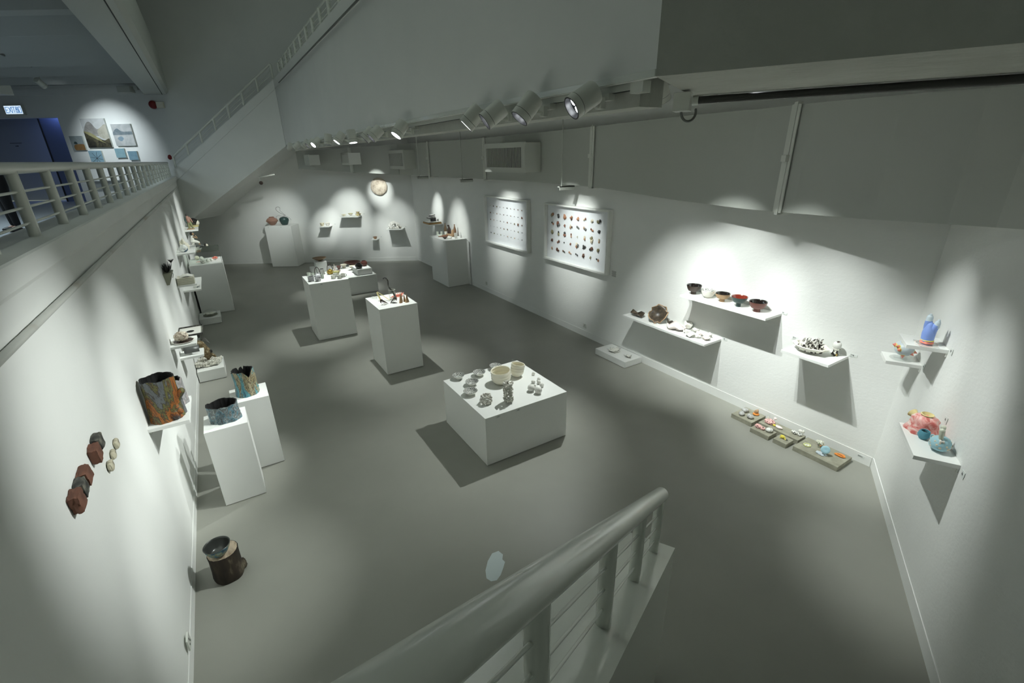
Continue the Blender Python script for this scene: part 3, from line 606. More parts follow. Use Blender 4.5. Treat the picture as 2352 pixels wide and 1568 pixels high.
plinth(-.522, -.17, 4.50, 4.855, .824, 'tall white plinth nearest the left wall, under the low wide log vessel')
plinth(-.29, .06, 4.975, 5.34, .823, 'tall white plinth behind the nearest left one, under the turquoise log vessel')
t = plinth(1.11, 1.80, 8.585, 9.31, 1.068, 'wide white plinth crowded with teapots and cups'); number_tag(t, (-.14, -.364, 1.04), '53B')
plinth(1.80, 3.06, 11.36, 13.0, .43, 'low wide white plinth behind the tableware plinth', cat='plinth')
plinth(1.71, 2.296, 6.46, 7.19, 1.055, 'tall white plinth in the centre of the room with insect-like glass pieces')
t = plinth(1.90, 2.966, 3.65, 4.705, .588, 'large low square white plinth in the foreground centre')
number_tag(t, (-.38, -.529, .565), '54A', w=.06); number_tag(t, (-.13, -.529, .565), '54B', w=.06)
t = plinth(4.645, 5.225, 10.60, 11.62, 1.18, 'tall white plinth with brown bottles against the right wall'); number_tag(t, (-.30, -.40, 1.14), '63', rot=(pi / 2, 0, -pi / 2))
t = plinth(5.225, 5.245, 10.50, 10.60, 1.12, 'narrow white board standing between the bottle plinth and the right wall', name='white_board', cat='board')
a31 = -math.atan2(NX, NY)
t = thing('plinth', 'tall white plinth with two clay jars by the far wall', 'plinth', DP(14.605, -7.04, 0), rz=a31)
MB().bb(-.40, .40, -.275, .285, .006, 1.245).build('plinth_body', M['plinth'], t, bevel=.0015)
for i, x in enumerate((-.28, .10)): number_tag(t, (x, -.277, 1.21), ('61', '62')[i])
t = thing('plinth', 'tall white plinth with a clear display case by the left wall', 'plinth', (-.43, 12.09, 0))
MB().bb(-.30, .32, -.43, .43, .006, 1.077).build('plinth_body', M['plinth'], t, bevel=.0015)
vt = thing('display_case', 'clear acrylic display case on the left wall plinth', 'display case', (-.43, 12.09, 1.077))
MB().bb(-.29, .31, -.41, -.406, 0, .26).bb(-.29, .31, .406, .41, 0, .26).bb(-.29, -.286, -.406, .406, 0, .26).bb(.306, .31, -.406, .406, 0, .26).build('side_panels', M['pane'], vt)
MB().bb(-.29, .31, -.41, .41, .26, .266).build('case_top', M['smoke'], vt)
for x in (-.29, .31):
    for y in (-.41, .41): MB().bb(x - .003, x + .003, y - .003, y + .003, 0, .262).build('case_edge', M['conduit'], vt)
plinth(-.755, -.38, 10.85, 11.35, .132, 'small low white block on the floor by the left wall, under a glass dish', name='display_block', cat='block')
plinth(-.755, -.40, 7.80, 8.30, .174, 'low white block on the floor by the left wall, under the white coral heap', name='display_block', cat='block')
plinth(4.87, 5.235, 4.60, 5.28, .105, 'low white block on the floor by the right wall with white paper-thin leaves', name='display_block', cat='block')
plinth(2.63, 2.99, 11.46, 11.98, .145, 'white riser box under the two dark round jars', name='riser_box', z=.43, cat='riser')
plinth(1.86, 2.12, 12.42, 12.72, .26, 'white riser box under the wide brown dish', name='riser_box', z=.43, cat='riser')
plinth(1.74, 1.85, 12.45, 12.75, .11, 'small white riser box at the far left corner of the low plinth', name='riser_box', z=.43, cat='riser')

def shelf_box(x0, x1, y0, y1, z, label, th=.028, group='white wall shelves'):
    t = thing('wall_shelf', label, 'shelf', ((x0 + x1) / 2, (y0 + y1) / 2, z), group)
    w, d = (x1 - x0) / 2, (y1 - y0) / 2
    MB().bb(-w, w, -d, d, -th, 0).build('shelf_board', M['shelf'], t, bevel=.001)
    s = -1 if x0 < 0 else 1
    MB().bb(s * w - (0 if s < 0 else .012), s * w + (.012 if s < 0 else 0), -d + .03, -d + .05, -.055, -th).build('bracket', M['white'], t)
    return t
shelf_box(XL, -.51, 3.90, 4.36, 1.276, 'white wall shelf under the two orange and grey log vessels')
shelf_box(XL, -.517, 6.15, 6.46, 1.152, 'white wall shelf under the oval plate with a coral ball')
shelf_box(XL, -.519, 6.65, 6.92, .832, 'white wall shelf under the dark metal sheet roll')
shelf_box(XL, -.510, 9.55, 10.62, 1.036, 'white wall shelf under the small blue and white object')
shelf_box(XL, -.509, 8.78, 9.05, 1.293, 'white wall shelf under the stack of paper blocks')
shelf_box(XL, -.490, 10.26, 11.15, 1.561, 'white wall shelf under the blue patched vase')
shelf_box(XL, -.485, 14.25, 15.3, 1.511, 'highest and farthest white wall shelf on the left, under the glossy black head')
shelf_box(XL, -.46, 12.75, 13.4, 1.262, 'white wall shelf under the seated girl figurine')
shelf_box(4.913, XR, 3.32, 4.77, .826, 'long lower white shelf on the right wall with broken shell pieces')
shelf_box(4.94, XR, 2.635, 3.80, 1.366, 'long upper white shelf on the right wall under five footed bowls')
shelf_box(4.863, XR, 1.885, 2.365, 1.103, 'short white shelf on the right wall under the crusted coral bowl')
shelf_box(4.85, XR, 12.1, 12.62, 1.388, 'white shelf on the right wall above the bottle plinth')
def shelf_plane(P, W, D, z, label, ang, group='white wall shelves', th=.024):
    # P: point on the wall (near end), W along wall, D depth; ang = rotation of local x to wall direction
    t = thing('wall_shelf', label, 'shelf', (P[0], P[1], z), group, ang)
    MB().bb(0, W, -D, 0, -th, 0).build('shelf_board', M['shelf'], t, bevel=.001)
    MB().bb(.03, .06, -.012, 0, -.07, -th).build('bracket', M['white'], t)
    return t
# near right wall: local x along NRD, depth toward +NRN
angN = math.atan2(NRD.y, NRD.x)
def shelf_nr(p, W, D, z, label):
    t = thing('wall_shelf', label, 'shelf', (p[0], p[1], z), 'white wall shelves', angN)
    MB().bb(0, W, 0, D, -.03, 0).build('shelf_board', M['shelf'], t, bevel=.001)
    MB().bb(.004, .012, 0, .012, -.06, -.03).build('bracket', M['white'], t)
def on_nr(x): return (x, NR0.y + (x - NR0.x) * NRD.y / NRD.x)
shelf_nr(on_nr(4.50), .27, .255, 1.67, 'white shelf near the right corner holding the blue two-fingered piece')
shelf_nr(on_nr(4.877), .235, .25, 1.358, 'white shelf near the right corner holding the spiked grey ball')
shelf_nr(on_nr(3.771), .47, .245, 1.173, 'large white shelf on the near right wall with pink and blue creatures')
for x0, W, D, z, lab in [(2.745, .32, .30, 1.169, 'small white shelf on the far wall with two small cups'), (3.33, .60, .34, 1.457, 'widest white shelf on the far wall with three small bowls'),
        (4.06, .20, .25, .733, 'smallest lowest white shelf on the far wall with one bowl'), (4.53, .50, .36, 1.058, 'white shelf on the far wall under the pale coral lump')]:
    s = s_of(x0); p = DP(D_WALL, s)
    shelf_plane(p, W, D, z, lab, a31)

# ------------------------------------------------------------------ framed specimen displays
def stones(t, W, H, rows, cols, big, seed, cells):
    rr = random.Random(seed)
    pal = ['sp_grey', 'sp_olive', 'sp_tan', 'sp_rust', 'sp_brown', 'sp_black', 'sp_orange', 'sp_cream']
    for j in range(rows):
        for i in range(cols):
            x = -W / 2 + W * i / (cols - 1); z = H / 2 - H * j / (rows - 1)
            n_, sc = cells[j][i] if cells else (1, 1)
            for q in range(n_):
                m_ = SP[rr.choice(pal if big else ['sp_grey', 'sp_olive', 'sp_tan', 'sp_rust', 'sp_brown', 'sp_black'])]
                s = big * sc * rr.uniform(.75, 1.15) if big else rr.uniform(.006, .013) * sc
                dx = 0 if n_ == 1 else math.cos(q * 2.2 + j) * big * 1.15; dz = 0 if n_ == 1 else math.sin(q * 2.2 + j) * big * 1.0
                mb = MB().blob((-.012, x + dx, z + dz), (s * .7, s * rr.uniform(.8, 1.25), s * rr.uniform(.9, 1.4)), .55, 1.6, seed + j * 17 + i * 3 + q, 9, 6)
                mb.build('specimen', m_, t, smooth=True)
SP = {'sp_grey': mat('specimen_grey', (.16, .16, .15), .8), 'sp_olive': mat('specimen_olive', (.26, .23, .13), .8), 'sp_tan': mat('specimen_tan', (.50, .32, .20), .8), 'sp_rust': mat('specimen_rust', (.24, .10, .06), .8),
      'sp_brown': mat('specimen_brown', (.12, .055, .035), .8), 'sp_black': mat('specimen_black', (.04, .04, .038), .7), 'sp_orange': mat('specimen_orange', (.42, .20, .11), .8), 'sp_cream': mat('specimen_cream', (.66, .60, .46), .8)}
def display_frame(y0, y1, z0, z1, label):
    t = thing('specimen_frame', label, 'framed display', (XR, (y0 + y1) / 2, (z0 + z1) / 2), 'white framed specimen displays')
    W, H = (y1 - y0) / 2, (z1 - z0) / 2; b = .028
    MB().bb(-.09, -.001, -W, W, H - b, H).bb(-.09, -.001, -W, W, -H, -H + b).bb(-.09, -.001, -W, -W + b, -H + b, H - b).bb(-.09, -.001, W - b, W, -H + b, H - b).build('frame', M['frame'], t)
    MB().bb(-.02, -.001, -W + b, W - b, -H + b, H - b).build('backing_board', M['backing'], t)
    MB().bb(-.084, -.081, -W + b, W - b, -H + b, H - b).build('glass_pane', M['pane'], t)
    return t
fr1 = display_frame(7.755, 9.53, 1.258, 2.29, 'left white box frame with many tiny specimens in five rows')
fr2 = display_frame(5.465, 7.20, 1.258, 2.283, 'right white box frame with larger coloured stones in five rows')
rr = random.Random(3)
c1 = [[(1, rr.uniform(.7, 1.25)) for i in range(10)] for j in range(5)]; c1[2][1] = c1[2][2] = (1, 2.1)
def flip(c): return [r[::-1] for r in c]
g1 = thing('t', None, None); bpy.data.objects.remove(g1)
def in_frame(t, cx, cz, W, H, rows, cols, big, seed, cells):
    before = len(t.children); stones(t, W, H, rows, cols, big, seed, cells)
    for o in t.children:
        if o.name.startswith('specimen'): o.location = (-.02, cx, cz)
in_frame(fr1, 8.685 - fr1.location.y, 1.778 - fr1.location.z, 1.29, .592, 5, 10, 0, 11, c1)
c2 = [[(2, 1.1), (1, 1.35), (1, 1.35), (3, .8), (1, 1.2), (2, .85), (1, 1.2), (2, 1.45)],
      [(2, .8), (3, 1.15), (1, 1.1), (3, .8), (2, .9), (2, .95), (2, .7), (1, 1.0)],
      [(1, 1.4), (2, .95), (2, 1.3), (2, .8), (1, .55), (2, 1.0), (2, 1.35), (2, .85)],
      [(1, 1.15), (2, .9), (1, .6), (1, .8), (3, 1.2), (3, .95), (2, 1.05), (1, 1.3)],
      [(1, .9), (2, 1.15), (2, .75), (2, .65), (2, .6), (1, 1.6), (1, .85), (2, .75)]]
in_frame(fr2, 6.37 - fr2.location.y, 1.774 - fr2.location.z, 1.27, .605, 5, 8, .021, 29, flip(c2))

# ------------------------------------------------------------------ pottery builders
def bowl_prof(Rr, H, fr, fh, shape=.6, th=.006):
    out = [(fr, 0), (fr * .92, fh)]
    for i in range(1, 9):
        t_ = i / 8; out.append((fr * .92 + (Rr - fr * .92) * t_ ** shape, fh + (H - fh) * t_))
    inn = [(Rr - th * .3, H + th * .3)]
    for i in range(8, 0, -1):
        t_ = i / 8; inn.append((max(.001, fr * .92 + (Rr - fr * .92) * t_ ** shape - th), fh + (H - fh) * t_ - (0 if i == 8 else th * .4)))
    inn.append((.001, fh + th)); return out, inn
def bowl(name, label, cat, loc, d, H, mo, mi=None, foot=.4, fh=.012, shape=.6, group=None, wob=None, M_=None, th=.006, seg=36):
    out, inn = bowl_prof(d / 2, H, d / 2 * foot, fh, shape, th)
    mi = mi or mo
    t = thing(name, label, cat, loc, group)
    MB().lathe(out, seg, wob=wob, M=M_, closed=False).lathe([(.001, 0), (d / 2 * foot, 0)], seg, M=M_, closed=False).build('outer_wall', M[mo], t, smooth=60)
    MB().lathe([out[-1]] + inn, seg, wob=wob, M=M_, closed=False).build('inside', M[mi], t, smooth=60)
    return t
def pot(name, label, cat, loc, prof, m, group=None, wob=None, M_=None, seg=32, smooth=60, parts=(), ex=1):
    o = MB().lathe(prof, seg, wob=wob, M=M_, closed=False, ex=ex).build(name, M[m], smooth=smooth, loc=loc)
    return tag(o, label, cat, group)
def single(mb, name, label, cat, m, loc, group=None, smooth=True):
    return tag(mb.build(name, M[m], loc=loc, smooth=smooth), label, cat, group)
def cup_prof(r0, r1, h, th=.004): return [(.001, 0), (r0, 0), (r0 * 1.02, .004), ((r0 + r1) / 2, h * .5), (r1, h), (r1 - th, h), ((r0 + r1) / 2 - th, h * .5), (r0 - th, .008), (.001, .008)]

# log vessels
def log_vessel(loc, Rx, H, m, label, seed, notch=None, ex=1.1, lumps=(), top=1.03, base=1.0, rim=.02):
    t = thing('log_vessel', label, 'ceramic vessel', loc, 'bark-textured log vessels')
    off = Vector((seed, seed * 2.1, 0))
    def wob(a, z, i):
        q = noise.noise(Vector((math.cos(a) * 1.2, math.sin(a) * 1.2, z * 3)) + off) * .16 + noise.noise(Vector((math.cos(a) * 4, math.sin(a) * 4, z * 8)) + off) * .06
        return q
    seg = 56; outer = []; N_ = 14
    mb = MB(); vs = []; fs = []
    def rimz(a):
        z = H + rim * noise.noise(Vector((math.cos(a) * 2, math.sin(a) * 2, 3)) + off) * 1.5 + rim * .5 * noise.noise(Vector((math.cos(a) * 9, math.sin(a) * 9, 3)) + off)
        for na, nw, nd in (notch or []):
            da = abs((a - na + pi) % (2 * pi) - pi)
            if da < nw: z -= nd * (1 - da / nw)
        return z
    def ring(kf, thk):
        out = []
        for k_ in range(seg):
            a = 2 * pi * k_ / seg; z = rimz(a) * kf
            rr_ = Rx * (base + (top - base) * kf) * (1 + wob(a, z, 0)) * (1 + .10 * (1 - kf) ** 3) - thk
            out.append(Vector((math.cos(a) * rr_ * ex, math.sin(a) * rr_, z)))
        return out
    for j in range(N_ + 1): vs += ring(j / N_, 0)
    for j in range(N_):
        for k_ in range(seg): fs.append((j * seg + k_, j * seg + (k_ + 1) % seg, (j + 1) * seg + (k_ + 1) % seg, (j + 1) * seg + k_))
    fs.append(tuple(range(seg))[::-1])
    mb.add(vs, fs)
    for (a, z, r_, l_, tilt) in lumps:
        c0 = Vector((math.cos(a) * Rx * ex * .85, math.sin(a) * Rx * .85, z)); c1 = c0 + Vector((math.cos(a) * l_, math.sin(a) * l_, tilt))
        mb.tube([c0, c0.lerp(c1, .5), c1], [r_ * 1.3, r_, r_ * .8], 12)
    mb.build('bark_wall', M[m], t, smooth=50)
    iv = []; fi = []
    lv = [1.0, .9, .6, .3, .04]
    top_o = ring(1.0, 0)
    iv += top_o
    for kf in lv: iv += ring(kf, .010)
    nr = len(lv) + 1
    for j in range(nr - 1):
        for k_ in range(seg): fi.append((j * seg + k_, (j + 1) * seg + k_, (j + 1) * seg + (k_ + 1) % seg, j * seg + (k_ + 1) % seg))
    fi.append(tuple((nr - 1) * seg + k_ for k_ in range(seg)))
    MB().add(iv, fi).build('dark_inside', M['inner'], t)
    return t
LV = log_vessel
LV((-.643, 4.045, 1.276), .102, .335, 'barkA', 'large orange and grey log vessel with branch stubs on the nearest left shelf', 1.0, ex=1.02, rim=.012,
   lumps=[(-.35, .16, .030, .05, .05), (-.75, .10, .024, .035, -.05), (2.6, .13, .016, .03, .02), (-1.0, .05, .030, .02, -.03)])
LV((-.585, 4.245, 1.276), .058, .215, 'barkB', 'smaller grey and pink log vessel behind the large orange one', 4.3, notch=[(-2.2, .5, .03)], ex=1.0, rim=.02)
LV((-.338, 4.70, .824), .112, .165, 'barkC', 'low wide blue grey log vessel on the nearest left plinth', 7.7, ex=1.1, rim=.012, lumps=[(-.3, .05, .03, .01, .01)])
LV((-.125, 5.165, .823), .098, .275, 'barkD', 'turquoise and cream log vessel with a split rim on the second left plinth', 9.4, notch=[(-1.1, .55, .07), (1.9, .12, .04), (1.45, .10, .04)], ex=1.05, rim=.012, lumps=[(-.1, .06, .02, .02, .0)])

# tree stump and bowl
t = thing('tree_stump', 'dark tree stump standing on the floor by the left wall', 'tree stump', (-.525, 3.575, 0))
sw_ = lambda a, z, i: .07 * noise.noise(Vector((math.cos(a) * 1.5, math.sin(a) * 1.5, z * 3))) + .035 * noise.noise(Vector((math.cos(a) * 8, math.sin(a) * 8, z * 2)))
MB().lathe([(.105, 0), (.112, .03), (.106, .10), (.104, .2), (.108, .245), (.106, .250)], 48, wob=sw_).build('bark', M['trunk'], t, smooth=50)
MB().lathe([(.001, .256), (.06, .256), (.095, .255), (.104, .249)], 48, wob=sw_, closed=False).build('cut_face', M['cut'], t)
MB().blob((.095, .03, .03), (.03, .04, .05), .4, 3, 3).build('root_bulge', M['trunk'], t, smooth=True)
bowl('deep_bowl', 'deep dark bowl with a blue and olive outside sitting on the tree stump', 'bowl', (-.545, 3.535, .256), .186, .098, 'tbowlo', 'tbowli', foot=.34, fh=.01, shape=.42)

# big block: speckled bowls
for i, (x, y, d, lab) in enumerate([(2.08, 4.645, .150, 'speckled shallow bowl at the left corner of the low square plinth'), (2.33, 4.58, .158, 'speckled shallow bowl second from the left corner along the back of the low square plinth'),
        (2.59, 4.63, .158, 'speckled shallow bowl partly behind the big ribbed bowl'), (2.138, 4.405, .160, 'palest speckled shallow bowl, in the middle of the left group on the low square plinth'),
        (2.016, 4.205, .165, 'nearest speckled shallow bowl, with a pink glint inside')]):
    rb = random.Random(i)
    bowl('shallow_bowl', lab, 'bowl', (x, y, .588), d, .052, 'porc', 'speckle', foot=.30, fh=.006, shape=.62, group='speckled shallow bowls', wob=lambda a, z, j, i=i: .02 * math.sin(3 * a + i) * (z > .03))
rib = lambda ph: (lambda a, z, j: .035 * math.sin(z * 95 + ph + .8 * math.sin(a)) + .02 * math.sin(2 * a + ph))
pb = lambda R_, H: [(.001, 0), (R_ * .45, 0), (R_ * .8, H * .12), (R_ * .96, H * .3), (R_ * 1.0, H * .5), (R_ * .97, H * .7), (R_ * 1.02, H * .85), (R_ * .99, H), (R_ * .95, H), (R_ * .96, H * .85), (R_ * .92, H * .6), (R_ * .9, H * .3), (R_ * .7, H * .12), (.001, H * .08)]
def ribbed(loc, R_, H, ph, lab, tilt):
    prof = []; base = pb(R_, H)
    def rr_(t_): return R_ * (.45 + .55 * min(1, t_ / .35) ** .55) if t_ < .35 else R_ * (1 + .02 * (t_ - .35))
    pr = [(.001, 0)] + [(rr_(i / 30), H * i / 30) for i in range(31)] + [(rr_(i / 30) - .007, max(H * i / 30, .008)) for i in range(30, -1, -1)] + [(.001, .008)]
    wv = lambda a, z, j: .022 * math.sin(z * 190 + ph + 1.0 * math.sin(a)) * (z > .01) + .02 * math.sin(2 * a + ph)
    o = MB().lathe(pr, 56, wob=wv, M=Matrix.Rotation(tilt, 3, 'Y'), closed=False)
    return tag(o.build('ribbed_bowl', M['cream'], loc=loc, smooth=75), lab, 'bowl', 'ribbed cream bowls')
ribbed((2.46, 4.26, .591), .118, .165, 0, 'large cream bowl with soft horizontal ribs on the low square plinth', -.06)
ribbed((2.69, 4.30, .598), .082, .16, 1.5, 'smaller twisted cream bowl leaning behind the large ribbed bowl', .22)
def cluster(loc, fn, n_, r_, m, name, lab, cat, seed=0, group=None, su=8, sv=6, amp=.35):
    rr_ = random.Random(seed); mb = MB()
    for i in range(n_):
        p = fn(rr_, i); s = r_ * rr_.uniform(.6, 1.4); mb.blob(p, s, amp, 2, i, su, sv)
    return tag(mb.build(name, M[m], loc=loc, smooth=True), lab, cat, group)
def ringfn(R_, H, hollow=.8):
    def f_(r_, i):
        a = r_.uniform(0, 2 * pi); z = r_.uniform(0, H); q = R_ * (.9 + .1 * math.sin(z * 60)) * r_.uniform(hollow, 1); return (math.cos(a) * q, math.sin(a) * q, z + .006)
    return f_
cluster((2.072, 3.94, .595), ringfn(.066, .085), 190, .0095, 'coral', 'coral_cluster', 'low open cluster of tiny pale beads with a lacy shadow', 'coral sculpture', 3, 'beaded coral sculptures')
cluster((2.287, 3.82, .595), ringfn(.052, .23), 260, .0105, 'coral', 'coral_cluster', 'tall column of tiny pale beads standing in front of the ribbed bowls', 'coral sculpture', 5, 'beaded coral sculptures')
balls = [(2.894, 4.225, .021, 'tiny white ball alone at the far right of the low square plinth'), (2.861, 4.065, .022, 'tiny white ball at the back of the group of balls'), (2.762, 4.04, .024, 'small white ball behind the larger left one'),
    (2.812, 3.995, .024, 'small white ball in the middle of the group'), (2.796, 3.915, .027, 'small knotted white ball at the right of the group'), (2.725, 3.955, .019, 'tiny white ball squeezed between the two largest balls'),
    (2.635, 3.90, .043, 'larger white grooved ball on the left of the group'), (2.67, 3.81, .043, 'larger white grooved ball nearest the front edge')]
for i, (x, y, r_, lab) in enumerate(balls):
    pr = [(.001, 0)]
    for k_ in range(1, 25):
        th_ = pi * k_ / 25; pr.append((r_ * math.sin(th_) * (1 - .07 * (k_ % 5 == 2)), r_ - r_ * math.cos(th_)))
    pr.append((.001, 2 * r_))
    single(MB().lathe(pr, 24, M=Matrix.Rotation(.3, 3, 'X'), c=(0, 0, 0), closed=False), 'grooved_ball', lab, 'ball', 'bisque', (x, y - .0, .588 + .001), 'grooved white balls')

# centre plinth pieces
Z1 = 1.055
t = thing('glass_cylinder', 'clear glass cylinder holding the curved dark rod on the centre plinth', 'glass vessel', (2.05, 6.87, Z1))
MB().lathe([(.001, .002), (.052, .002), (.052, .155), (.050, .155), (.050, .006), (.001, .006)], 32, closed=False).build('cylinder_wall', M['glass'], t, smooth=60)
MB().lathe([(.0495, .152), (.053, .152), (.053, .157), (.0495, .157), (.0495, .152)], 32, closed=False).build('rim', M['stringc'], t, smooth=60)
single(MB().tube([(.045, -.01, .006), (.020, 0, .09), (-.025, .01, .17), (-.045, .012, .21), (-.045, .012, .26), (-.045, .012, .30), (-.06, .012, .335), (-.085, .012, .352), (-.105, .01, .350), (-.112, .01, .340)], [.016, .015, .012, .010, .010, .009, .009, .008, .007, .008], 12), 'curved_rod', 'dark grey rod curling over like a snake, leaning in the glass cylinder', 'rod sculpture', 'rockd', (2.055, 6.87, Z1))
mb = MB()
mb.tube([(-.115, -.02, .012), (-.05, 0, .02), (.02, 0, .024), (.08, 0, .03), (.12, .01, .055)], [.004, .013, .018, .012, .004], 10)
for i in range(5): mb.tube([(-.04 + .03 * i, 0, .03), (-.045 + .03 * i, .0, .05), (-.05 + .032 * i, .0, .075)], [.007, .005, .002], 6)
mb.tube([(-.02, -.03, .01), (.04, -.035, .014), (.10, -.01, .02)], [.004, .009, .003], 8)
single(mb, 'coral_branch', 'salmon pink branching piece behind the brown cones', 'coral sculpture', 'salmon', (2.15, 6.96, Z1))
def cones(x, y, lab, m, s):
    mb = MB()
    for dx, dy, h, r_ in s: mb.lathe([(.001, 0), (r_, 0), (r_ * .35, h * .65), (.002, h)], 12, c=(dx, dy, 0), wob=lambda a, z, i: .2 * math.sin(2 * a), closed=False)
    single(mb, 'cone_pair', lab, 'cone sculpture', m, (x, y, Z1), 'brown cone pairs', smooth=60)
cones(2.094, 6.62, 'pair of pale brown pointed cones, left of the two pairs', 'tan', [(0, 0, .14, .028), (.03, .05, .15, .02)])
cones(2.187, 6.60, 'pair of darker brown pointed cones, nearest the right edge', 'tan', [(0, 0, .13, .034), (-.025, .045, .14, .02)])
t = thing('glass_dome', 'clear glass dome with curled white glass on the centre plinth', 'glass vessel', (1.823, 7.07, Z1))
MB().lathe([(.056, 0), (.056, .02), (.050, .05), (.034, .08), (.001, .094)], 28, closed=False).build('dome', M['glass'], t, smooth=60)
mb = MB()
for i in range(7): mb.tube([(.035 * math.cos(i + q * .5), .035 * math.sin(i + q * .5), .004 + .006 * q) for q in range(6)], .0016, 5)
mb.build('glass_curls', M['porc'], t, smooth=True)
single(MB().loft([(-.075, 0, .13), (-.060, .01, .135), (-.02, -.03, .004), (-.045, -.05, .004)], [(-.070, .006, .13), (-.056, .012, .135), (-.012, -.03, .004), (-.035, -.05, .004)])
       .loft([(-.06, .01, .135), (-.052, .01, .138), (.10, -.09, .002), (.09, -.10, .002)], [(-.06, .02, .135), (-.05, .02, .138), (.105, -.08, .002), (.095, -.09, .002)]), 'folded_wedge', 'long pale yellow folded wedge leaning over the centre plinth', 'sculpture', 'cream2', (1.90, 6.93, Z1), smooth=False)
for x, sgn, lab, g_ in ((1.865, -1, 'dark folded insect-like piece on feathery glass, left one', 0), (1.985, 1, 'dark twisted insect-like piece on feathery glass, right one', 1)):
    t = thing('insect_sculpture', lab, 'insect sculpture', (x, 6.68, Z1), 'insect-like pieces on the centre plinth')
    mb = MB(); mb.tube([(.0 - sgn * .045, -.03, .01), (sgn * .005, 0, .045), (sgn * .045, .02, .075)], [.002, .010, .013], 8).tube([(sgn * .045, .02, .075), (sgn * .06, .0, .045), (sgn * .05, -.02, .035)], [.012, .008, .004], 8)
    mb.tube([(sgn * .02, .02, .08), (sgn * .045, -.0, .055), (0, -.02, .03)], [.003, .007, .002], 6)
    mb.build('dark_body', M['dkbrown'], t, smooth=True)
    mb = MB()
    for i in range(9): a = -.6 + i * .35; mb.tube([(0, -.03, .004), (sgn * .03 * math.cos(a), -.03 + .035 * math.sin(a), .012), (sgn * .06 * math.cos(a), -.03 + .06 * math.sin(a), .004)], [.002, .006, .001], 6, .35)
    mb.build('glass_feathers', M['chrome'] if g_ else M['porc'], t, smooth=True)

# tableware on the wide plinth
ZT = 1.068
def teapot(loc, Rr, H, mbody, mh, lab, hh, stretch=1.0):
    t = thing('teapot', lab, 'teapot', loc, 'teapots')
    MB().lathe([(.001, 0), (Rr * .6, 0), (Rr * .95, H * .3), (Rr, H * .5), (Rr * .75, H * .85), (Rr * .35, H), (.001, H)], 28, wob=lambda a, z, i: .04 * math.sin(5 * a) + .03 * math.sin(z * 200), closed=False).build('pot_body', M[mbody], t, smooth=60)
    MB().lathe([(Rr * .34, H * .97), (Rr * .30, H * 1.08), (Rr * .1, H * 1.14), (Rr * .1, H * 1.22), (.001, H * 1.24)], 18, closed=False).build('lid', M[mbody], t, smooth=60)
    MB().tube([(-Rr * .8, 0, H * .55), (-Rr * 1.25, 0, H * .7), (-Rr * 1.45, 0, H * 1.0)], [Rr * .2, Rr * .14, Rr * .09], 10).build('spout', M[mbody], t, smooth=True)
    MB().tube([(math.cos(a) * Rr * .75, 0, H * .85 + math.sin(a) * (hh - H * .85)) for a in [pi * i / 10 for i in range(11)]], .006, 8).build('handle', M[mh], t, smooth=True)
    return t
teapot((1.333, 8.93, ZT), .062, .095, 'stripe', 'dkbrown', 'grey and white brushed teapot with a tall dark handle', .215)
tp = teapot((1.60, 9.17, ZT), .062, .09, 'gold', 'dkbrown', 'golden lustre teapot with an arching dark handle', .20); tp.rotation_euler = (0, 0, 2.9)
CUPG = 'cups on the tableware plinth'
def cup(x, y, z, d, h, m, lab, taper=.95, group=CUPG, inside=None, name='cup', handle=False, cat='cup', seg=28, wob=None):
    t = thing(name, lab, cat, (x, y, z), group)
    r_ = d / 2
    MB().lathe([(.001, 0), (r_ * taper * .9, 0), (r_ * taper, .004), (r_, h)], seg, wob=wob, closed=False).build('cup_wall', M[m], t, smooth=60)
    MB().lathe([(r_, h), (r_ - .004, h), (r_ * taper - .005, .008), (.001, .008)], seg, wob=wob, closed=False).build('cup_inside', M[inside or m], t, smooth=60)
    if handle: MB().tube([(r_ * .95 + .022 * math.sin(a), 0, h * .5 - .024 * math.cos(a)) for a in [pi * i / 8 for i in range(9)]], .0045, 8).build('handle', M[m], t, smooth=True)
    return t
cup(1.232, 9.27, ZT, .074, .062, 'stringc', 'pale cup at the far left corner of the tableware plinth, left one')
cup(1.300, 9.25, ZT, .060, .048, 'stringc', 'pale cup at the far left corner of the tableware plinth, right one')
cup(1.19, 8.80, ZT, .104, .088, 'stripe', 'square-shouldered grey brushed cup at the left front', 1.0, seg=8)
cup(1.294, 8.735, ZT, .106, .070, 'stripe', 'round grey brushed cup in front of the brushed teapot', .85)
cup(1.405, 8.90, ZT, .056, .08, 'stringc', 'slim pale green cup touching the brushed teapot', .8)
cup(1.470, 9.255, ZT, .070, .105, 'egg', 'tall grey tapered cup with a dark mouth', 1.35, inside='inner')
single(MB().lathe([(.001, 0), (.034, 0), (.026, .04), (.012, .13), (.003, .19)], 20, closed=False, wob=lambda a, z, i: .08 * math.sin(3 * a)), 'pointed_cone', 'tall pale pointed cone between the gold teapot and the white cups', 'cone sculpture', 'pinkp', (1.68, 9.12, ZT))
bowl('footed_bowl', 'yellow green bowl with a wavy rim in front of the pointed cone', 'bowl', (1.678, 9.0, ZT), .128, .075, 'green_y', 'green_y', foot=.4, fh=.015, shape=.5, wob=lambda a, z, i: .06 * math.sin(5 * a) * (z > .05))
for x, y, d, lab in [(1.565, 8.765, .076, 'white cup with handle, front left of the white cups'), (1.661, 8.70, .080, 'white cup with handle, front right of the white cups'), (1.637, 8.90, .080, 'white cup just in front of the yellow green bowl'), (1.75, 8.80, .080, 'white cup with handle at the right edge of the tableware plinth')]:
    t = cup(x, y, ZT + .004, d, .058, 'porc', lab, .85, handle=True)
    MB().lathe([(.001, -.004), (.04, -.004), (.050, .004), (.046, .004), (.001, .001)], 24, closed=False).build('saucer', M['porc'], t, smooth=60)

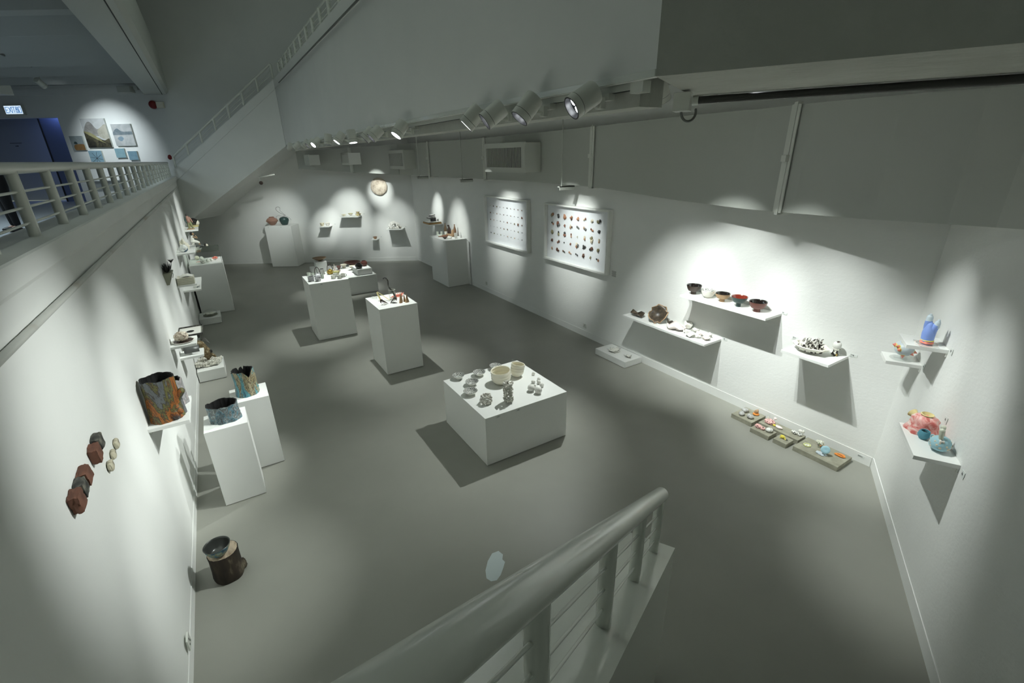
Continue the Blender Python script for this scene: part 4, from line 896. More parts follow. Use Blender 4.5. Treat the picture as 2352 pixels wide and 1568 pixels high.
# low plinth behind
ZL = .43
bowl('round_dish', 'wide shallow olive brown dish on the riser box', 'dish', (1.985, 12.56, ZL + .26), .34, .085, 'bottle1', 'bottle1', foot=.22, fh=.01, shape=.7)
bowl('round_dish', 'long shallow red brown dish behind the pedestal bowls', 'dish', (2.83, 12.80, ZL), .44, .085, 'redbrown', 'redbrown', foot=.3, fh=.02, shape=.8)
bowl('pedestal_bowl', 'cream pedestal bowl farther from the camera on the low plinth', 'bowl', (2.548, 12.55, ZL), .165, .098, 'cream', 'cream', foot=.5, fh=.055, shape=.45, group='cream pedestal bowls')
bowl('pedestal_bowl', 'cream pedestal bowl beside the riser box with the dark jars', 'bowl', (2.690, 12.20, ZL), .175, .105, 'cream', 'cream', foot=.42, fh=.055, shape=.45, group='cream pedestal bowls')
bowl('small_bowl', 'small red brown bowl, lower one of two beside the pointed cone', 'bowl', (2.30, 12.10, ZL), .12, .05, 'redbrown', 'redbrown', foot=.4, shape=.5, group='small red brown bowls')
bowl('small_bowl', 'small red brown bowl, farther one of two beside the pointed cone', 'bowl', (2.40, 12.45, ZL), .12, .095, 'redbrown', 'redbrown', foot=.5, fh=.04, shape=.5, group='small red brown bowls')
cup(2.185, 12.68, ZL + .0, .10, .10, 'egg', 'grey cup with dark mouth seen through the gold teapot handle', 1.2, inside='inner', group='dark mouthed cups')
cup(2.32, 12.66, ZL + .0, .09, .08, 'egg', 'grey cup with dark mouth just left of the pointed cone', 1.2, inside='inner', group='dark mouthed cups')
jp = lambda R_, H: [(.001, 0), (R_ * .6, 0), (R_ * .92, H * .25), (R_, H * .5), (R_ * .9, H * .78), (R_ * .58, H * .93), (R_ * .56, H), (R_ * .50, H), (R_ * .50, H * .92), (R_ * .8, H * .7), (R_ * .8, H * .3), (.001, H * .1)]
pot('round_jar', 'round black jar with a wide mouth on the riser box', 'jar', (2.715, 11.60, .576), jp(.093, .128), 'glossblack')
pot('round_jar', 'round dark red brown jar behind the black one', 'jar', (2.90, 11.82, .576), jp(.085, .135), 'redbrown')

# bottles on the right plinth
ZR = 1.18
def bottle(x, y, H, r_, m, lab, twist=0):
    t = thing('bottle', lab, 'bottle', (x, y, ZR), 'brown clay bottles')
    MB().lathe([(.001, 0), (r_, 0), (r_ * 1.05, H * .3), (r_, H * .52), (r_ * .55, H * .75), (r_ * .33, H * .85), (r_ * .30, H * .97)], 24, closed=False, wob=lambda a, z, i: twist * math.sin(2 * a + z * 20)).build('bottle_body', M[m], t, smooth=60)
    MB().lathe([(r_ * .30, H * .97), (r_ * .40, H * .97), (r_ * .40, H), (r_ * .22, H), (r_ * .2, H * .95)], 16, closed=False).build('bottle_lip', M[m], t, smooth=60)
    return t
bottle(5.06, 11.50, .30, .042, 'bottle1', 'olive brown bottle, left of the three standing ones')
t = bottle(5.155, 11.48, .25, .046, 'bottle2', 'dark bottle with a knotted neck in the middle of the standing ones', .06); MB().blob((-.03, -.01, .235), .022, .4, 3, 8).build('knot', M['bottle2'], t, smooth=True)
bottle(5.16, 11.14, .30, .040, 'bottle3', 'warm brown bottle, right of the three standing ones')
single(MB().tube([(-.02, .30, .03), (0, .15, .035), (0, .04, .035), (0, 0, .06), (0, 0, .12), (.01, -.005, .165)], [.022, .028, .04, .042, .036, .030], 16), 'boot_shaped_vessel', 'warm brown bent vessel shaped like a boot in front of the bottles', 'vessel', 'tan', (5.06, 11.06, ZR))
single(MB().tube([(-.14, .05, .03), (-.08, .03, .032), (-.02, .01, .036), (.07, -.02, .036)], [.012, .016, .032, .034], 16), 'lying_bottle', 'brown bottle lying on its side with a dark broken mouth', 'bottle', 'brown', (4.85, 11.12, ZR))
bowl('small_bowl', 'dark small dish at the front of the bottle plinth', 'bowl', (4.775, 10.92, ZR), .115, .035, 'dkbrown', 'dkbrown', foot=.5, shape=.6)
PG = 'white cups on the bottle plinth'
cup(5.03, 11.42, ZR, .080, .095, 'porc', 'thick white cylinder cup in front of the olive brown bottle', .95, PG)
cup(4.845, 11.55, ZR, .064, .10, 'stringc', 'pale green cup at the far left of the bottle plinth', .95, PG)
cup(4.965, 11.56, ZR, .064, .088, 'stringc', 'pale green cup second from the far left of the bottle plinth', .95, PG)
cup(4.975, 11.40, ZR, .050, .08, 'glass', 'clear glass cup beside the thick white cylinder cup', .95, PG, name='glass_cup')
cup(5.02, 10.80, ZR, .068, .135, 'porc', 'tall crinkled white cup at the front right of the bottle plinth', 1.0, PG, wob=lambda a, z, i: .06 * math.sin(4 * a + z * 40))
qx = Matrix.Rotation(-pi / 2 + .0, 3, 'Y') @ Matrix.Rotation(0, 3, 'Z')
t = thing('lying_cup', 'white cup lying on its side with a yellow inside', 'cup', (4.88, 10.86, ZR + .031))
qy = Matrix.Rotation(-.9, 3, 'Z') @ Matrix.Rotation(-pi / 2, 3, 'Y')
MB().lathe([(.001, -.05), (.026, -.05), (.030, .05)], 24, M=qy, closed=False).build('cup_wall', M['porc'], t, smooth=60)
MB().lathe([(.030, .05), (.026, .05), (.024, -.03), (.001, -.03)], 24, M=qy, closed=False).build('cup_inside', M['cream2'], t, smooth=60)
t = thing('lying_cup', 'pale cup lying on its side at the left edge of the bottle plinth', 'cup', (4.83, 11.36, ZR + .025))
MB().lathe([(.001, -.06), (.022, -.06), (.024, .05), (.020, .05), (.018, -.05), (.001, -.05)], 24, M=qy, closed=False).build('cup_wall', M['stringc'], t, smooth=60)
single(MB().lathe([(.001, 0), (.018, 0), (.002, .15)], 12, closed=False), 'slim_cone', 'slim grey cone at the right end of the bottle plinth', 'cone sculpture', 'egg', (5.17, 10.80, ZR))

# shelf above: wooden block, white slab and black folded sculpture
t = thing('wooden_tray', 'thick pale wooden block with a white slab on the right wall shelf', 'tray', (5.04, 12.36, 1.388))
MB().bb(-.17, .20, -.22, .22, 0, .04).build('wood_block', M['wood'], t); MB().bb(-.165, .19, -.21, .21, .04, .05).build('dark_edge', M['black'], t); MB().bb(-.165, .19, -.21, .21, .05, .056).build('white_slab', M['porc'], t)
t = thing('folded_sculpture', 'black folded sculpture with white top faces on the wooden block', 'sculpture', (5.07, 12.36, 1.444))
for nm_, m_, dz in (('dark_body', 'black', 0), ('white_face', 'porc', 1)):
    mb = MB()
    for (x, y, z, w_, d_, h_, r_) in [(.02, 0, .05, .10, .13, .10, .0), (-.06, .01, .085, .16, .12, .02, .15), (-.01, 0, .125, .14, .11, .018, .1), (0, .01, .165, .13, .11, .02, -.05)]:
        mb.box((x, y, z + (h_ / 2 + .002 if dz else 0)), (w_ * (.96 if dz else 1), d_ * .96 if dz else d_, .004 if dz else h_), M=Matrix.Rotation(r_, 3, 'Y') @ Matrix.Rotation(.2, 3, 'Z'))
    mb.build(nm_, M[m_], t)

# far wall pieces
jq = lambda R_, H, n_: [(.001, 0), (R_ * .35, 0), (R_ * .6, H * .18), (R_, H * .52), (R_ * .72, H * .80), (R_ * n_, H * .90), (R_ * n_, H), (R_ * (n_ - .06), H), (R_ * (n_ - .06), H * .88), (.001, H * .5)]
pot('clay_jar', 'pinkish brown wide-bellied clay jar on the far plinth', 'jar', (1.40, 16.25, 1.25), jq(.172, .245, .42), 'jar')
pot('clay_jar', 'dark teal rounded clay jar holding a curled wire on the far plinth', 'jar', (1.72, 16.06, 1.25), [(.001, 0), (.075, 0), (.10, .04), (.135, .13), (.13, .19), (.09, .225), (.045, .235), (.04, .22), (.001, .2)], 'teal')
def curl(pts): return [Vector(p) for p in pts]
tw = MB().tube([(.01, 0, .0), (-.01, 0, .03), (.06, -.02, .06), (-.02, 0, .10), (-.12, 0, .17), (-.17, 0, .24), (-.15, 0, .30), (-.08, 0, .31), (-.05, 0, .27)], .005, 6).tube([(-.05, 0, .27), (-.06, 0, .20), (0, 0, .13), (.04, 0, .07)], .003, 5).tube([(0, 0, .01), (.08, 0, .02), (.16, 0, -.03), (.20, 0, -.10)], .003, 5).tube([(-.02, 0, .02), (-.12, 0, .06), (-.20, 0, .02), (-.18, -.02, -.08), (-.12, -.04, -.14)], .003, 5)
single(tw, 'twig', 'thin curled brown twig rising from the dark teal jar', 'twig', 'dkbrown', (1.72, 16.06, 1.475))
t = thing('wall_relief', 'round cratered cream clay disc like a moon on the far wall', 'wall relief', DP(D_WALL - .05, s_of(4.41), 2.30)); t.rotation_euler = (0, 0, a31)
rfm = Matrix.Rotation(pi / 2, 3, 'X')
MB().blob((0, 0, 0), (.252, .252, .07), .045, 5.0, 4, 56, 28, M=rfm).build('disc', M['moon'], t, smooth=True)
TG = 'small bowls on the far wall shelves'
def fp(x, off): s = s_of(x); p = DP(D_WALL - off, s); return p
def fbowl(x, off, z, d, h, lab, mo, mi=None, **k):
    p = fp(x, off); return bowl('small_bowl', lab, 'bowl', (p.x, p.y, z), d, h, mo, mi, group=TG, **k)
fbowl(2.80, .14, 1.169, .130, .095, 'pale speckled cup-shaped bowl, left one on the two-cup shelf', 'sandg', 'cream', foot=.7, shape=.5)
fbowl(2.945, .13, 1.169, .130, .090, 'pale speckled cup-shaped bowl, right one on the two-cup shelf', 'coral', 'cream', foot=.7, shape=.5)
fbowl(3.42, .16, 1.457, .165, .055, 'shallow flared bowl, left one of three on the widest far shelf', 'sandg', 'cream', foot=.25, shape=.9)
fbowl(3.60, .16, 1.457, .150, .080, 'cream tapered bowl, middle one of three on the widest far shelf', 'cream', 'green_y', foot=.25, fh=.02, shape=.6)
fbowl(3.79, .14, 1.457, .175, .06, 'wide brown and cream bowl, right one of three on the widest far shelf', 'cream2', 'brown', foot=.4, shape=.5)
p = fp(3.79, .14); bowl('small_bowl', 'narrow necked bowl standing inside the right one of the three', 'bowl', (p.x, p.y, 1.475), .12, .10, 'cream2', 'brown', foot=.6, fh=.06, shape=.6, group=TG)
fbowl(4.16, .12, .733, .125, .072, 'small terracotta bowl alone on the lowest far shelf', 'tan', 'jar', foot=.6, shape=.5)
def hemi(R_, H):
    def f_(r_, i):
        a = r_.uniform(0, 2 * pi); th_ = r_.uniform(0, pi / 2); return (R_ * math.cos(a) * math.cos(th_), R_ * .6 * math.sin(a) * math.cos(th_), .015 + H * math.sin(th_))
    return f_
p = fp(4.72, .17); cluster((p.x, p.y, 1.058), hemi(.17, .17), 150, .028, 'bisque', 'coral_lump', 'large pale coral lump on the far wall shelf', 'coral sculpture', 11)
p = fp(4.86, .26); cluster((p.x, p.y, 1.058), hemi(.07, .07), 50, .018, 'coral', 'coral_lump', 'small coral lump in front of the large one on the far wall shelf', 'coral sculpture', 12)
for i, (x, z, sx) in enumerate([(3.915, 1.50, '66'), (3.10, 1.20, '65'), (4.994, 1.09, '68'), (4.30, .78, '67')]):
    t = thing('number_card', ['number card right of the three-bowl shelf', 'number card right of the two-cup shelf', 'number card right of the coral lump shelf', 'number card right of the lowest far shelf'][i], 'label', DP(D_WALL - .002, s_of(x), z), 'wall number cards'); t.rotation_euler = (0, 0, a31)
    MB().box((0, 0, 0), (.05, .002, .03)).build('card', M['paper'], t); textobj('card_number', sx, .02, M['text'], t, loc=(0, -.002, 0), rot=(pi / 2, 0, 0))
# security camera on the far stair soffit
t = thing('security_camera', 'small dark security camera hanging under the stair on the far wall', 'camera', (1.22, 15.05, 2.63))
MB().tube([(-.02, 0, .04), (.36, -.22, .11)], .018, 8).build('conduit_arm', M['fixture'], t, smooth=True)
MB().tube([(.22, -.14, .09), (.38, -.23, .12)], .010, 6).build('connector', M['black'], t, smooth=True)
MB().tube([(0, 0, .05), (0, 0, -.05)], .010, 6).build('stem', M['fixture'], t, smooth=True)
MB().blob((0, -.01, -.10), (.05, .06, .05), .02, 1, 1).build('camera_head', M['dkbrown'], t, smooth=True)

# ------------------------------------------------------------------ left wall pieces
def limb_fig(parts, parent=None):
    mb = MB()
    for pts, rad in parts: mb.tube(pts, rad, 10)
    return mb
L7 = 1.511
t = thing('standing_figurine', 'standing figurine in a blue and brown coat on an oval base, farthest left shelf', 'figurine', (-.64, 14.50, L7))
t.scale = (.9, .9, .9)
MB().lathe([(.001, 0), (.13, 0), (.125, .015), (.001, .018)], 28, closed=False, ex=.75).build('oval_base', M['tan'], t, smooth=60)
limb_fig([([(-.03, 0, .02), (-.02, 0, .12), (-.01, 0, .22)], [.022, .026, .035]), ([(.06, -.01, .02), (.045, 0, .1), (.01, 0, .22)], [.02, .024, .035])]).build('trousers', M['olive'], t, smooth=True)
limb_fig([([(0, 0, .20), (-.01, 0, .28), (-.02, 0, .345)], [.045, .048, .035]), ([(.02, 0, .33), (.06, -.01, .26), (.08, -.02, .19)], [.022, .018, .014])]).build('brown_coat', M['jar'], t, smooth=True)
limb_fig([([(-.045, 0, .34), (-.07, 0, .26), (-.06, -.02, .18)], [.024, .026, .016])]).build('blue_sleeve', M['teal'], t, smooth=True)
MB().blob((-.02, 0, .385), (.026, .028, .036), .1, 2, 2).build('head', M['rockd'], t, smooth=True)
t = thing('glossy_head', 'round glossy black and cream head on the farthest left shelf', 'head sculpture', (-.565, 15.02, L7))
MB().blob((0, 0, .125), (.115, .115, .10), .03, 1, 2, 28, 18).build('black_helmet', M['glossblack'], t, smooth=True)
MB().blob((.072, -.020, .100), (.058, .075, .070), .03, 1, 3, 28, 18).build('cream_face', M['cream'], t, smooth=True)
MB().lathe([(.09, .0), (.105, .02), (.09, .04)], 24).build('cream_collar', M['cream2'], t, smooth=60)
# seated girl figurine with a lying dark figure
t = thing('seated_figurine', 'figurine of a girl in a white dress seated above a dark lying figure', 'figurine', (-.515, 12.95, 1.262)); t.scale = (.86, .86, .86)
MB().tube([(-.10, 0, .16), (-.09, 0, .24), (-.085, 0, .30)], [.050, .042, .032], 12).tube([(-.09, 0, .17), (-.02, -.01, .155), (.03, -.02, .13)], [.048, .040, .030], 12).build('white_dress', M['porc'], t, smooth=True)
MB().tube([(.03, -.02, .13), (.04, -.02, .07), (.05, -.02, .02)], [.020, .016, .012], 8).tube([(-.06, -.03, .29), (.02, -.035, .25), (-.01, -.03, .32)], [.016, .013, .010], 8).blob((-.055, -.01, .36), (.028, .03, .034), .03, 1, 5).build('arms_legs_and_face', M['tan'], t, smooth=True)
MB().blob((-.085, .0, .365), (.038, .036, .042), .15, 2, 4).build('dark_hair', M['hair'], t, smooth=True)
MB().tube([(-.12, 0, .09), (-.09, 0, .12), (-.09, 0, .15)], [.03, .03, .03], 8).build('seat_block', M['porc'], t, smooth=True)
t = thing('lying_figurine', 'dark lying figurine with a pale head under the seated girl', 'figurine', (-.50, 12.85, 1.262))
MB().tube([(-.12, 0, .035), (-.02, 0, .04), (.09, 0, .04)], [.026, .034, .030], 14).build('dark_body', M['silver'], t, smooth=True)
MB().blob((.145, 0, .045), (.034, .034, .036), .03, 1, 3).build('pale_head', M['cream'], t, smooth=True)
MB().blob((.125, 0, .055), (.03, .036, .036), .1, 2, 3).build('dark_hair', M['hair'], t, smooth=True)
# display case contents
CG = 'pieces inside the display case'
for x, y, r_, m_, lab in [(-.466, 11.80, .046, 'bwspeck', 'white pierced ball at the front of the display case'), (-.372, 11.92, .040, 'bisque', 'white knobbly ball in the middle of the display case'), (-.31, 11.98, .034, 'bisque', 'small white knobbly ball right of the middle in the display case'),
        (-.496, 12.30, .040, 'bisque', 'white ball at the back of the display case'), (-.58, 12.38, .045, 'cream', 'half cream shell at the back left of the display case')]:
    single(MB().blob((0, 0, r_ * .92), (r_, r_, r_), .18, 5, int(r_ * 1e4), 20, 14, flatb=.92), 'pierced_ball', lab, 'ceramic ball', m_, (x, y, 1.078), CG)
cluster((-.24, 12.16, 1.078), hemi(.055, .045), 60, .010, 'salmon', 'coral_piece', 'salmon pink coral piece inside the display case', 'coral sculpture', 14, CG)
single(MB().tube([(-.05, 0, .004), (0, .01, .006), (.05, -.01, .004)], [.003, .005, .002], 6), 'coral_twig', 'tiny salmon twig lying inside the display case', 'coral sculpture', 'salmon', (-.55, 12.05, 1.078), CG)
# vase with blue patches and white organic form
t = thing('patched_vase', 'round white vase with dark blue patches on the left wall shelf', 'vase', (-.655, 10.45, 1.561))
MB().lathe([(.001, 0), (.04, 0), (.068, .03), (.074, .065), (.06, .10), (.035, .115), (.033, .13), (.028, .13), (.001, .1)], 32, closed=False).build('vase_body', M['vasebl'], t, smooth=60)
mb = MB()
for i, (x, z, h_) in enumerate([(-.05, .0, .16), (0, 0, .20), (.03, .0, .13), (-.02, .02, .17)]): mb.tube([(x, z, .01), (x + .01, z, h_ * .5), (x - .005, z + .01, h_)], [.035, .030, .014], 12)
mb.blob((.02, .03, .06), (.06, .08, .06), .25, 2.5, 9, 24, 16)
single(mb, 'white_organic_form', 'white lumpy upright form behind the blue patched vase', 'sculpture', 'cream', (-.645, 10.72, 1.561))
# planter
t = thing('wall_planter', 'mossy grey pointed wall planter with spiky dark metal leaves', 'planter', (XL, 7.62, 1.745)); t.scale = (.78, .74, .74)
MB().loft([(0, -.22, .0), (.11, -.20, .0), (.13, .20, -.02), (0, .22, .0)], [(0, -.06, -.24), (.04, -.05, -.24), (.05, .12, -.22), (0, .14, -.24)]).build('pot', M['planter'], t)
rr = random.Random(5); mb = MB()
for i in range(84):
    a = rr.uniform(0, 2 * pi); l_ = rr.uniform(.05, .12); y0 = rr.uniform(-.12, .16)
    mb.tube([(.06, y0, -.01), (.06 + math.cos(a) * l_ * .4, y0 + math.sin(a) * l_ * .5, .04), (.06 + math.cos(a) * l_ * .6, y0 + math.sin(a) * l_ * 1.1, .03 + l_ * rr.uniform(.3, 1.0))], [.010, .009, .003], 6, .5)
mb.build('spiky_leaves', M['flax'], t, smooth=True)
MB().tube([(.07, .18, -.08), (.10, .35, .02), (.10, .55, .06)], .005, 6).tube([(.09, .10, -.02), (.11, .22, -.10), (.09, .18, -.16)], .004, 6).build('stem', M['flax'], t, smooth=True)
mb = MB()
for i in range(9): a = i * .7; mb.tube([(.10, .55, .06), (.10 + .02 * math.cos(a), .58 + .02 * math.sin(a), .085), (.10 + .045 * math.cos(a), .60 + .045 * math.sin(a), .11)], [.008, .008, .003], 6)
mb.build('flower_head', M['flax'], t, smooth=True)
# stack of paper blocks, drape, small blue object
for i, lab in enumerate(['lowest cream paper block of the stack on the left shelf', 'second cream paper block from the bottom of the stack', 'third cream paper block from the bottom of the stack', 'topmost cream paper block, under the crumpled white sheet']):
    single(MB().bb(-.115 + .002 * i, .115, -.11, .11, 0, .0255), 'paper_block', lab, 'paper block', 'paper2', (-.645 + .002 * (i % 2), 8.915, 1.293 + .027 * i), 'stacked paper blocks', smooth=False)
mb = MB(); nx_, ny_ = 14, 12; vs = []; fs = []
for i in range(nx_):
    for j in range(ny_):
        x, y = -.09 + .18 * i / (nx_ - 1), -.08 + .18 * j / (ny_ - 1)
        e_ = max(0, 1 - ((x / .10) ** 2 + (y / .10) ** 2)); vs.append((x, y, .004 + e_ * (.03 + .045 * abs(noise.noise(Vector((x * 22, y * 12, 1)))))))
for i in range(nx_ - 1):
    for j in range(ny_ - 1): fs.append((i * ny_ + j, i * ny_ + j + 1, (i + 1) * ny_ + j + 1, (i + 1) * ny_ + j))
dr = single(mb.add(vs, fs), 'crumpled_sheet', 'crumpled white sheet on top of the paper block stack', 'sheet', 'porc', (-.625, 8.92, 1.401))
so = dr.modifiers.new('thick', 'SOLIDIFY'); so.thickness = .003
t = thing('small_box', 'small box with blue and white patches on the lower left shelf', 'box', (-.575, 9.72, 1.036))
MB().bb(-.045, .045, -.06, .06, 0, .035).build('box_body', M['porc'], t); MB().bb(-.047, .046, -.062, .02, .008, .028).build('blue_pattern', M['vasebl'], t)
# oval plate with ball, tray, sheet roll
t = thing('oval_plate', 'white oval plate with a charred black centre on the left shelf', 'plate', (-.645, 6.30, 1.152))
MB().lathe([(.001, 0), (.085, 0), (.118, .012), (.112, .014), (.080, .006), (.001, .005)], 40, closed=False, ex=1.02).build('plate_rim', M['porc'], t, smooth=60)
MB().lathe([(.001, .010), (.060, .011), (.098, .013), (.100, .012)], 40, closed=False, wob=lambda a, z, i: .04 * math.sin(9 * a)).build('black_centre', M['dkbrown'], t)
single(MB().blob((0, 0, .055), (.070, .074, .056), .25, 4, 7, 26, 18, flatb=.85), 'crusted_ball', 'rough cream crusted ball sitting on the oval plate', 'coral sculpture', 'ballc', (-.655, 6.30, 1.160))
t = thing('hanging_tray', 'dark rimmed shallow white tray with an oval hole on the left wall', 'tray', (-.635, 7.20, .985))
MB().bb(-.13, .145, -.20, -.193, 0, .028).bb(-.13, .145, .193, .20, 0, .028).bb(-.13, -.123, -.193, .193, 0, .028).bb(.138, .145, -.193, .193, 0, .028).build('dark_rim', M['rockd'], t)
MB().bb(-.123, .138, -.193, .193, .002, .010).build('tray_base', M['porc'], t)
MB().lathe([(.001, .0115), (.05, .0115)], 28, closed=False, ex=.9).build('oval_hole', M['inner'], t)
MB().bb(.02, .10, -.10, -.04, -.07, 0).bb(-.135, -.10, -.1, -.04, -.07, 0).build('support', M['rockd'], t)
vs = []; fs = []; K = 16
for i in range(K + 1):
    a = math.radians(-30 + 240 * i / K); vs += [(-.075, -.07 * math.cos(a) , .052 + .05 * math.sin(a)), (.085, -.07 * math.cos(a), .052 + .05 * math.sin(a))]
for i in range(K): fs.append((2 * i, 2 * i + 1, 2 * i + 3, 2 * i + 2))
sr = single(MB().add(vs, fs), 'metal_sheet_roll', 'dark grey curved metal sheet on the lower of the two near shelves', 'sculpture', 'silver', (-.64, 6.775, .832), smooth=60)
so = sr.modifiers.new('thick', 'SOLIDIFY'); so.thickness = .006
# floor block pieces
t = thing('glass_dish', 'clear glass dish with crumpled white pieces on a green plate', 'dish', (-.555, 11.08, .132))
MB().lathe([(.001, 0), (.09, 0), (.13, .015), (.12, .018), (.001, .008)], 32, closed=False).build('green_plate', M['planter'], t, smooth=60)
MB().lathe([(.10, .02), (.13, .05), (.12, .09), (.06, .12), (.001, .125)], 32, closed=False).build('glass_cover', M['glass'], t, smooth=60)
mb = MB()
for i in range(9): a = i * 1.3; mb.blob((.055 * math.cos(a), .05 * math.sin(a), .04), (.035, .02, .018), .6, 3, i, 10, 7)
mb.build('crumpled_pieces', M['porc'], t, smooth=True)
def chain(r_, i):
    row = i % 7; k_ = i // 7; return (-.15 + .031 * (k_ % 10) + .008 * row, -.11 + .035 * row, .022 + .022 * (k_ // 10) + .01 * math.sin(k_ + row))
cluster((-.60, 8.06, .180), chain, 190, .018, 'oldwhite', 'coral_heap', 'heap of white beaded ropes on the low block by the left wall', 'coral sculpture', 31)
t = thing('mossy_creature', 'brown shaggy two-legged creature standing on the heap of beaded ropes', 'sculpture', (-.60, 8.02, .235))
mb = MB(); mb.tube([(.02, 0, .0), (.015, 0, .06), (-.01, 0, .12)], [.012, .022, .04], 12).tube([(.115, 0, .055), (.09, 0, .09), (.03, 0, .13)], [.012, .02, .035], 12)
mb.tube([(.03, 0, .09), (.01, 0, .16), (-.015, 0, .24), (-.04, 0, .31), (-.05, 0, .34)], [.05, .066, .060, .052, .030], 16)
v_ = [Vector(v) * 1 for v in mb.v]; mb.v = [v + Vector((noise.noise(v * 40), noise.noise(v * 40 + Vector((5, 0, 0))), noise.noise(v * 40 + Vector((0, 5, 0))))) * .010 for v in v_]
mb.build('shaggy_body', M['furry'], t, smooth=True)
MB().blob((.075, -.02, .16), (.022, .02, .028), .3, 3, 4).build('dark_knob', M['glossblack'], t, smooth=True)
mb = MB()
for i in range(6): mb.tube([(-.02, 0, .33), (0 + .008 * i, .01 * i, .37), (.03 + .012 * i, .0, .35 - .012 * i)], .0012, 4)
mb.build('wisps', M['dkbrown'], t)
# wall rocks
def brick(y, z, sy, sz, m, lab, seed, lab2=None, rot=.15, rnd=.18, name='wall_brick', cat='brick', thk=.019):
    mb = MB(); rr_ = random.Random(seed)
    J = 7; vs = []
    n_ = 6
    def pt(u, v_, w_):
        p = Vector((u, v_, w_)); l = max(abs(u), abs(v_), abs(w_)); q = p.lerp(p.normalized() * 1.05, rnd); q += Vector([noise.noise(p * 1.7 + Vector((seed, k_ * 9, 0))) for k_ in range(3)]) * .16
        return Vector((q.x * thk, q.y * sy / 2, q.z * sz / 2))
    idx = {}
    def vid(u, v_, w_):
        k_ = (round(u, 3), round(v_, 3), round(w_, 3))
        if k_ not in idx: idx[k_] = len(vs); vs.append(pt(u, v_, w_))
        return idx[k_]
    fs = []; st = [-1 + 2 * i / n_ for i in range(n_ + 1)]
    for i in range(n_):
        for j in range(n_):
            a0, a1, b0, b1 = st[i], st[i + 1], st[j], st[j + 1]
            for s in (-1, 1):
                fs.append((vid(s, a0, b0), vid(s, a1, b0), vid(s, a1, b1), vid(s, a0, b1))); fs.append((vid(a0, s, b0), vid(a1, s, b0), vid(a1, s, b1), vid(a0, s, b1))); fs.append((vid(a0, b0, s), vid(a1, b0, s), vid(a1, b1, s), vid(a0, b1, s)))
    q = Matrix.Rotation(rot, 3, 'X'); vs = [q @ v for v in vs]
    return tag(mb.add(vs, fs).build(name, M[m], loc=(XL + thk + .001, y, z), smooth=35), lab, cat, 'stones and bricks fixed to the left wall')
brick(2.775, 1.806, .078, .072, 'rockd', 'dark grey rock on the left wall, top of the upper pair', 1, rnd=.35)
brick(2.684, 1.790, .075, .082, 'brickr', 'red brown brick on the left wall, lower of the upper pair', 2)
brick(2.457, 1.805, .082, .072, 'brickr', 'red brown brick on the left wall, top of the lower three', 3)
brick(2.370, 1.800, .076, .072, 'rockd', 'dark rock on the left wall, middle of the lower three', 4, rnd=.3)
brick(2.280, 1.795, .078, .084, 'brickr', 'darkest red brown brick on the left wall, bottom of the lower three', 5)
brick(3.07, 1.629, .055, .054, 'rockl', 'pale stone on the left wall, top of the three small ones', 6, rnd=.6, name='wall_stone', cat='stone', thk=.011)
brick(2.954, 1.626, .055, .052, 'rockl', 'pale speckled stone on the left wall, middle of the three small ones', 7, rnd=.7, name='wall_stone', cat='stone', thk=.011)
brick(2.84, 1.622, .060, .060, 'rockl', 'pale rounded stone on the left wall, lowest of the three small ones', 8, rnd=.8, name='wall_stone', cat='stone', thk=.013)

# ------------------------------------------------------------------ right wall pieces
BG = 'footed bowls on the upper right shelf'
for (x, y, d, H, mo, mi, ft, fh, lab) in [(5.115, 3.73, .195, .118, 'dkbrown', 'glossblack', .38, .035, 'dark brown footed bowl, first from the left of five'), (5.115, 3.515, .180, .102, 'porc', 'speckle', .33, .012, 'white footed bowl with a speckled silvery inside'),
        (5.12, 3.31, .180, .105, 'tan', 'glossblack', .34, .035, 'tan footed bowl with a black inside'), (5.10, 3.075, .190, .122, 'teal', 'darkred', .30, .045, 'dark grey pedestal bowl with a dark red inside'), (5.10, 2.84, .200, .120, 'redbrown', 'glossblack', .38, .035, 'dark red brown footed bowl, first from the right of five')]:
    bowl('footed_bowl', lab, 'bowl', (x, y, 1.366), d, H, mo, mi, foot=ft, fh=fh, shape=.36, group=BG, seg=44)
def shard(loc, pts, m, lab, h=.01, name='shell_shard', group='broken pieces on the lower right shelf', curl=.0, seed=0, rz=0, tilt=0):
    # curved thin shard from an outline in local x,y
    n_ = len(pts); cx = sum(p[0] for p in pts) / n_; cy = sum(p[1] for p in pts) / n_
    vs = [(cx, cy, h * .25)]; fs = []
    for r_ in (.35, .7, 1.0):
        for i, (x, y) in enumerate(pts):
            q = noise.noise(Vector((i * 1.7, r_ * 2, seed))) * h * .5
            vs.append((cx + (x - cx) * r_, cy + (y - cy) * r_, max(.001, h * (.15 + .85 * r_ ** 2 * abs(math.sin(i * 1.9 + seed))) + q)))
    for i in range(n_):
        i2 = (i + 1) % n_; fs.append((0, 1 + i, 1 + i2))
        for k_ in (0, 1): fs.append((1 + k_ * n_ + i, 1 + (k_ + 1) * n_ + i, 1 + (k_ + 1) * n_ + i2, 1 + k_ * n_ + i2))
    q = Matrix.Rotation(rz, 3, 'Z') @ Matrix.Rotation(tilt, 3, 'Y')
    o = tag(MB().add([q @ Vector(v) for v in vs], fs).build(name, M[m], loc=loc, smooth=30), lab, 'shard', group)
    s = o.modifiers.new('thick', 'SOLIDIFY'); s.thickness = .006; s.offset = 1; return o
ir = lambda n_, a, b, sd: [(a * (1 + .25 * random.Random(sd * 31 + i).uniform(-1, 1)) * math.cos(2 * pi * i / n_), b * (1 + .25 * random.Random(sd * 17 + i).uniform(-1, 1)) * math.sin(2 * pi * i / n_)) for i in range(n_)]
shard((5.06, 4.60, .830), ir(9, .09, .11, 1), 'shard', 'dark curled shell shard at the far left end of the lower shelf', .07, seed=1)
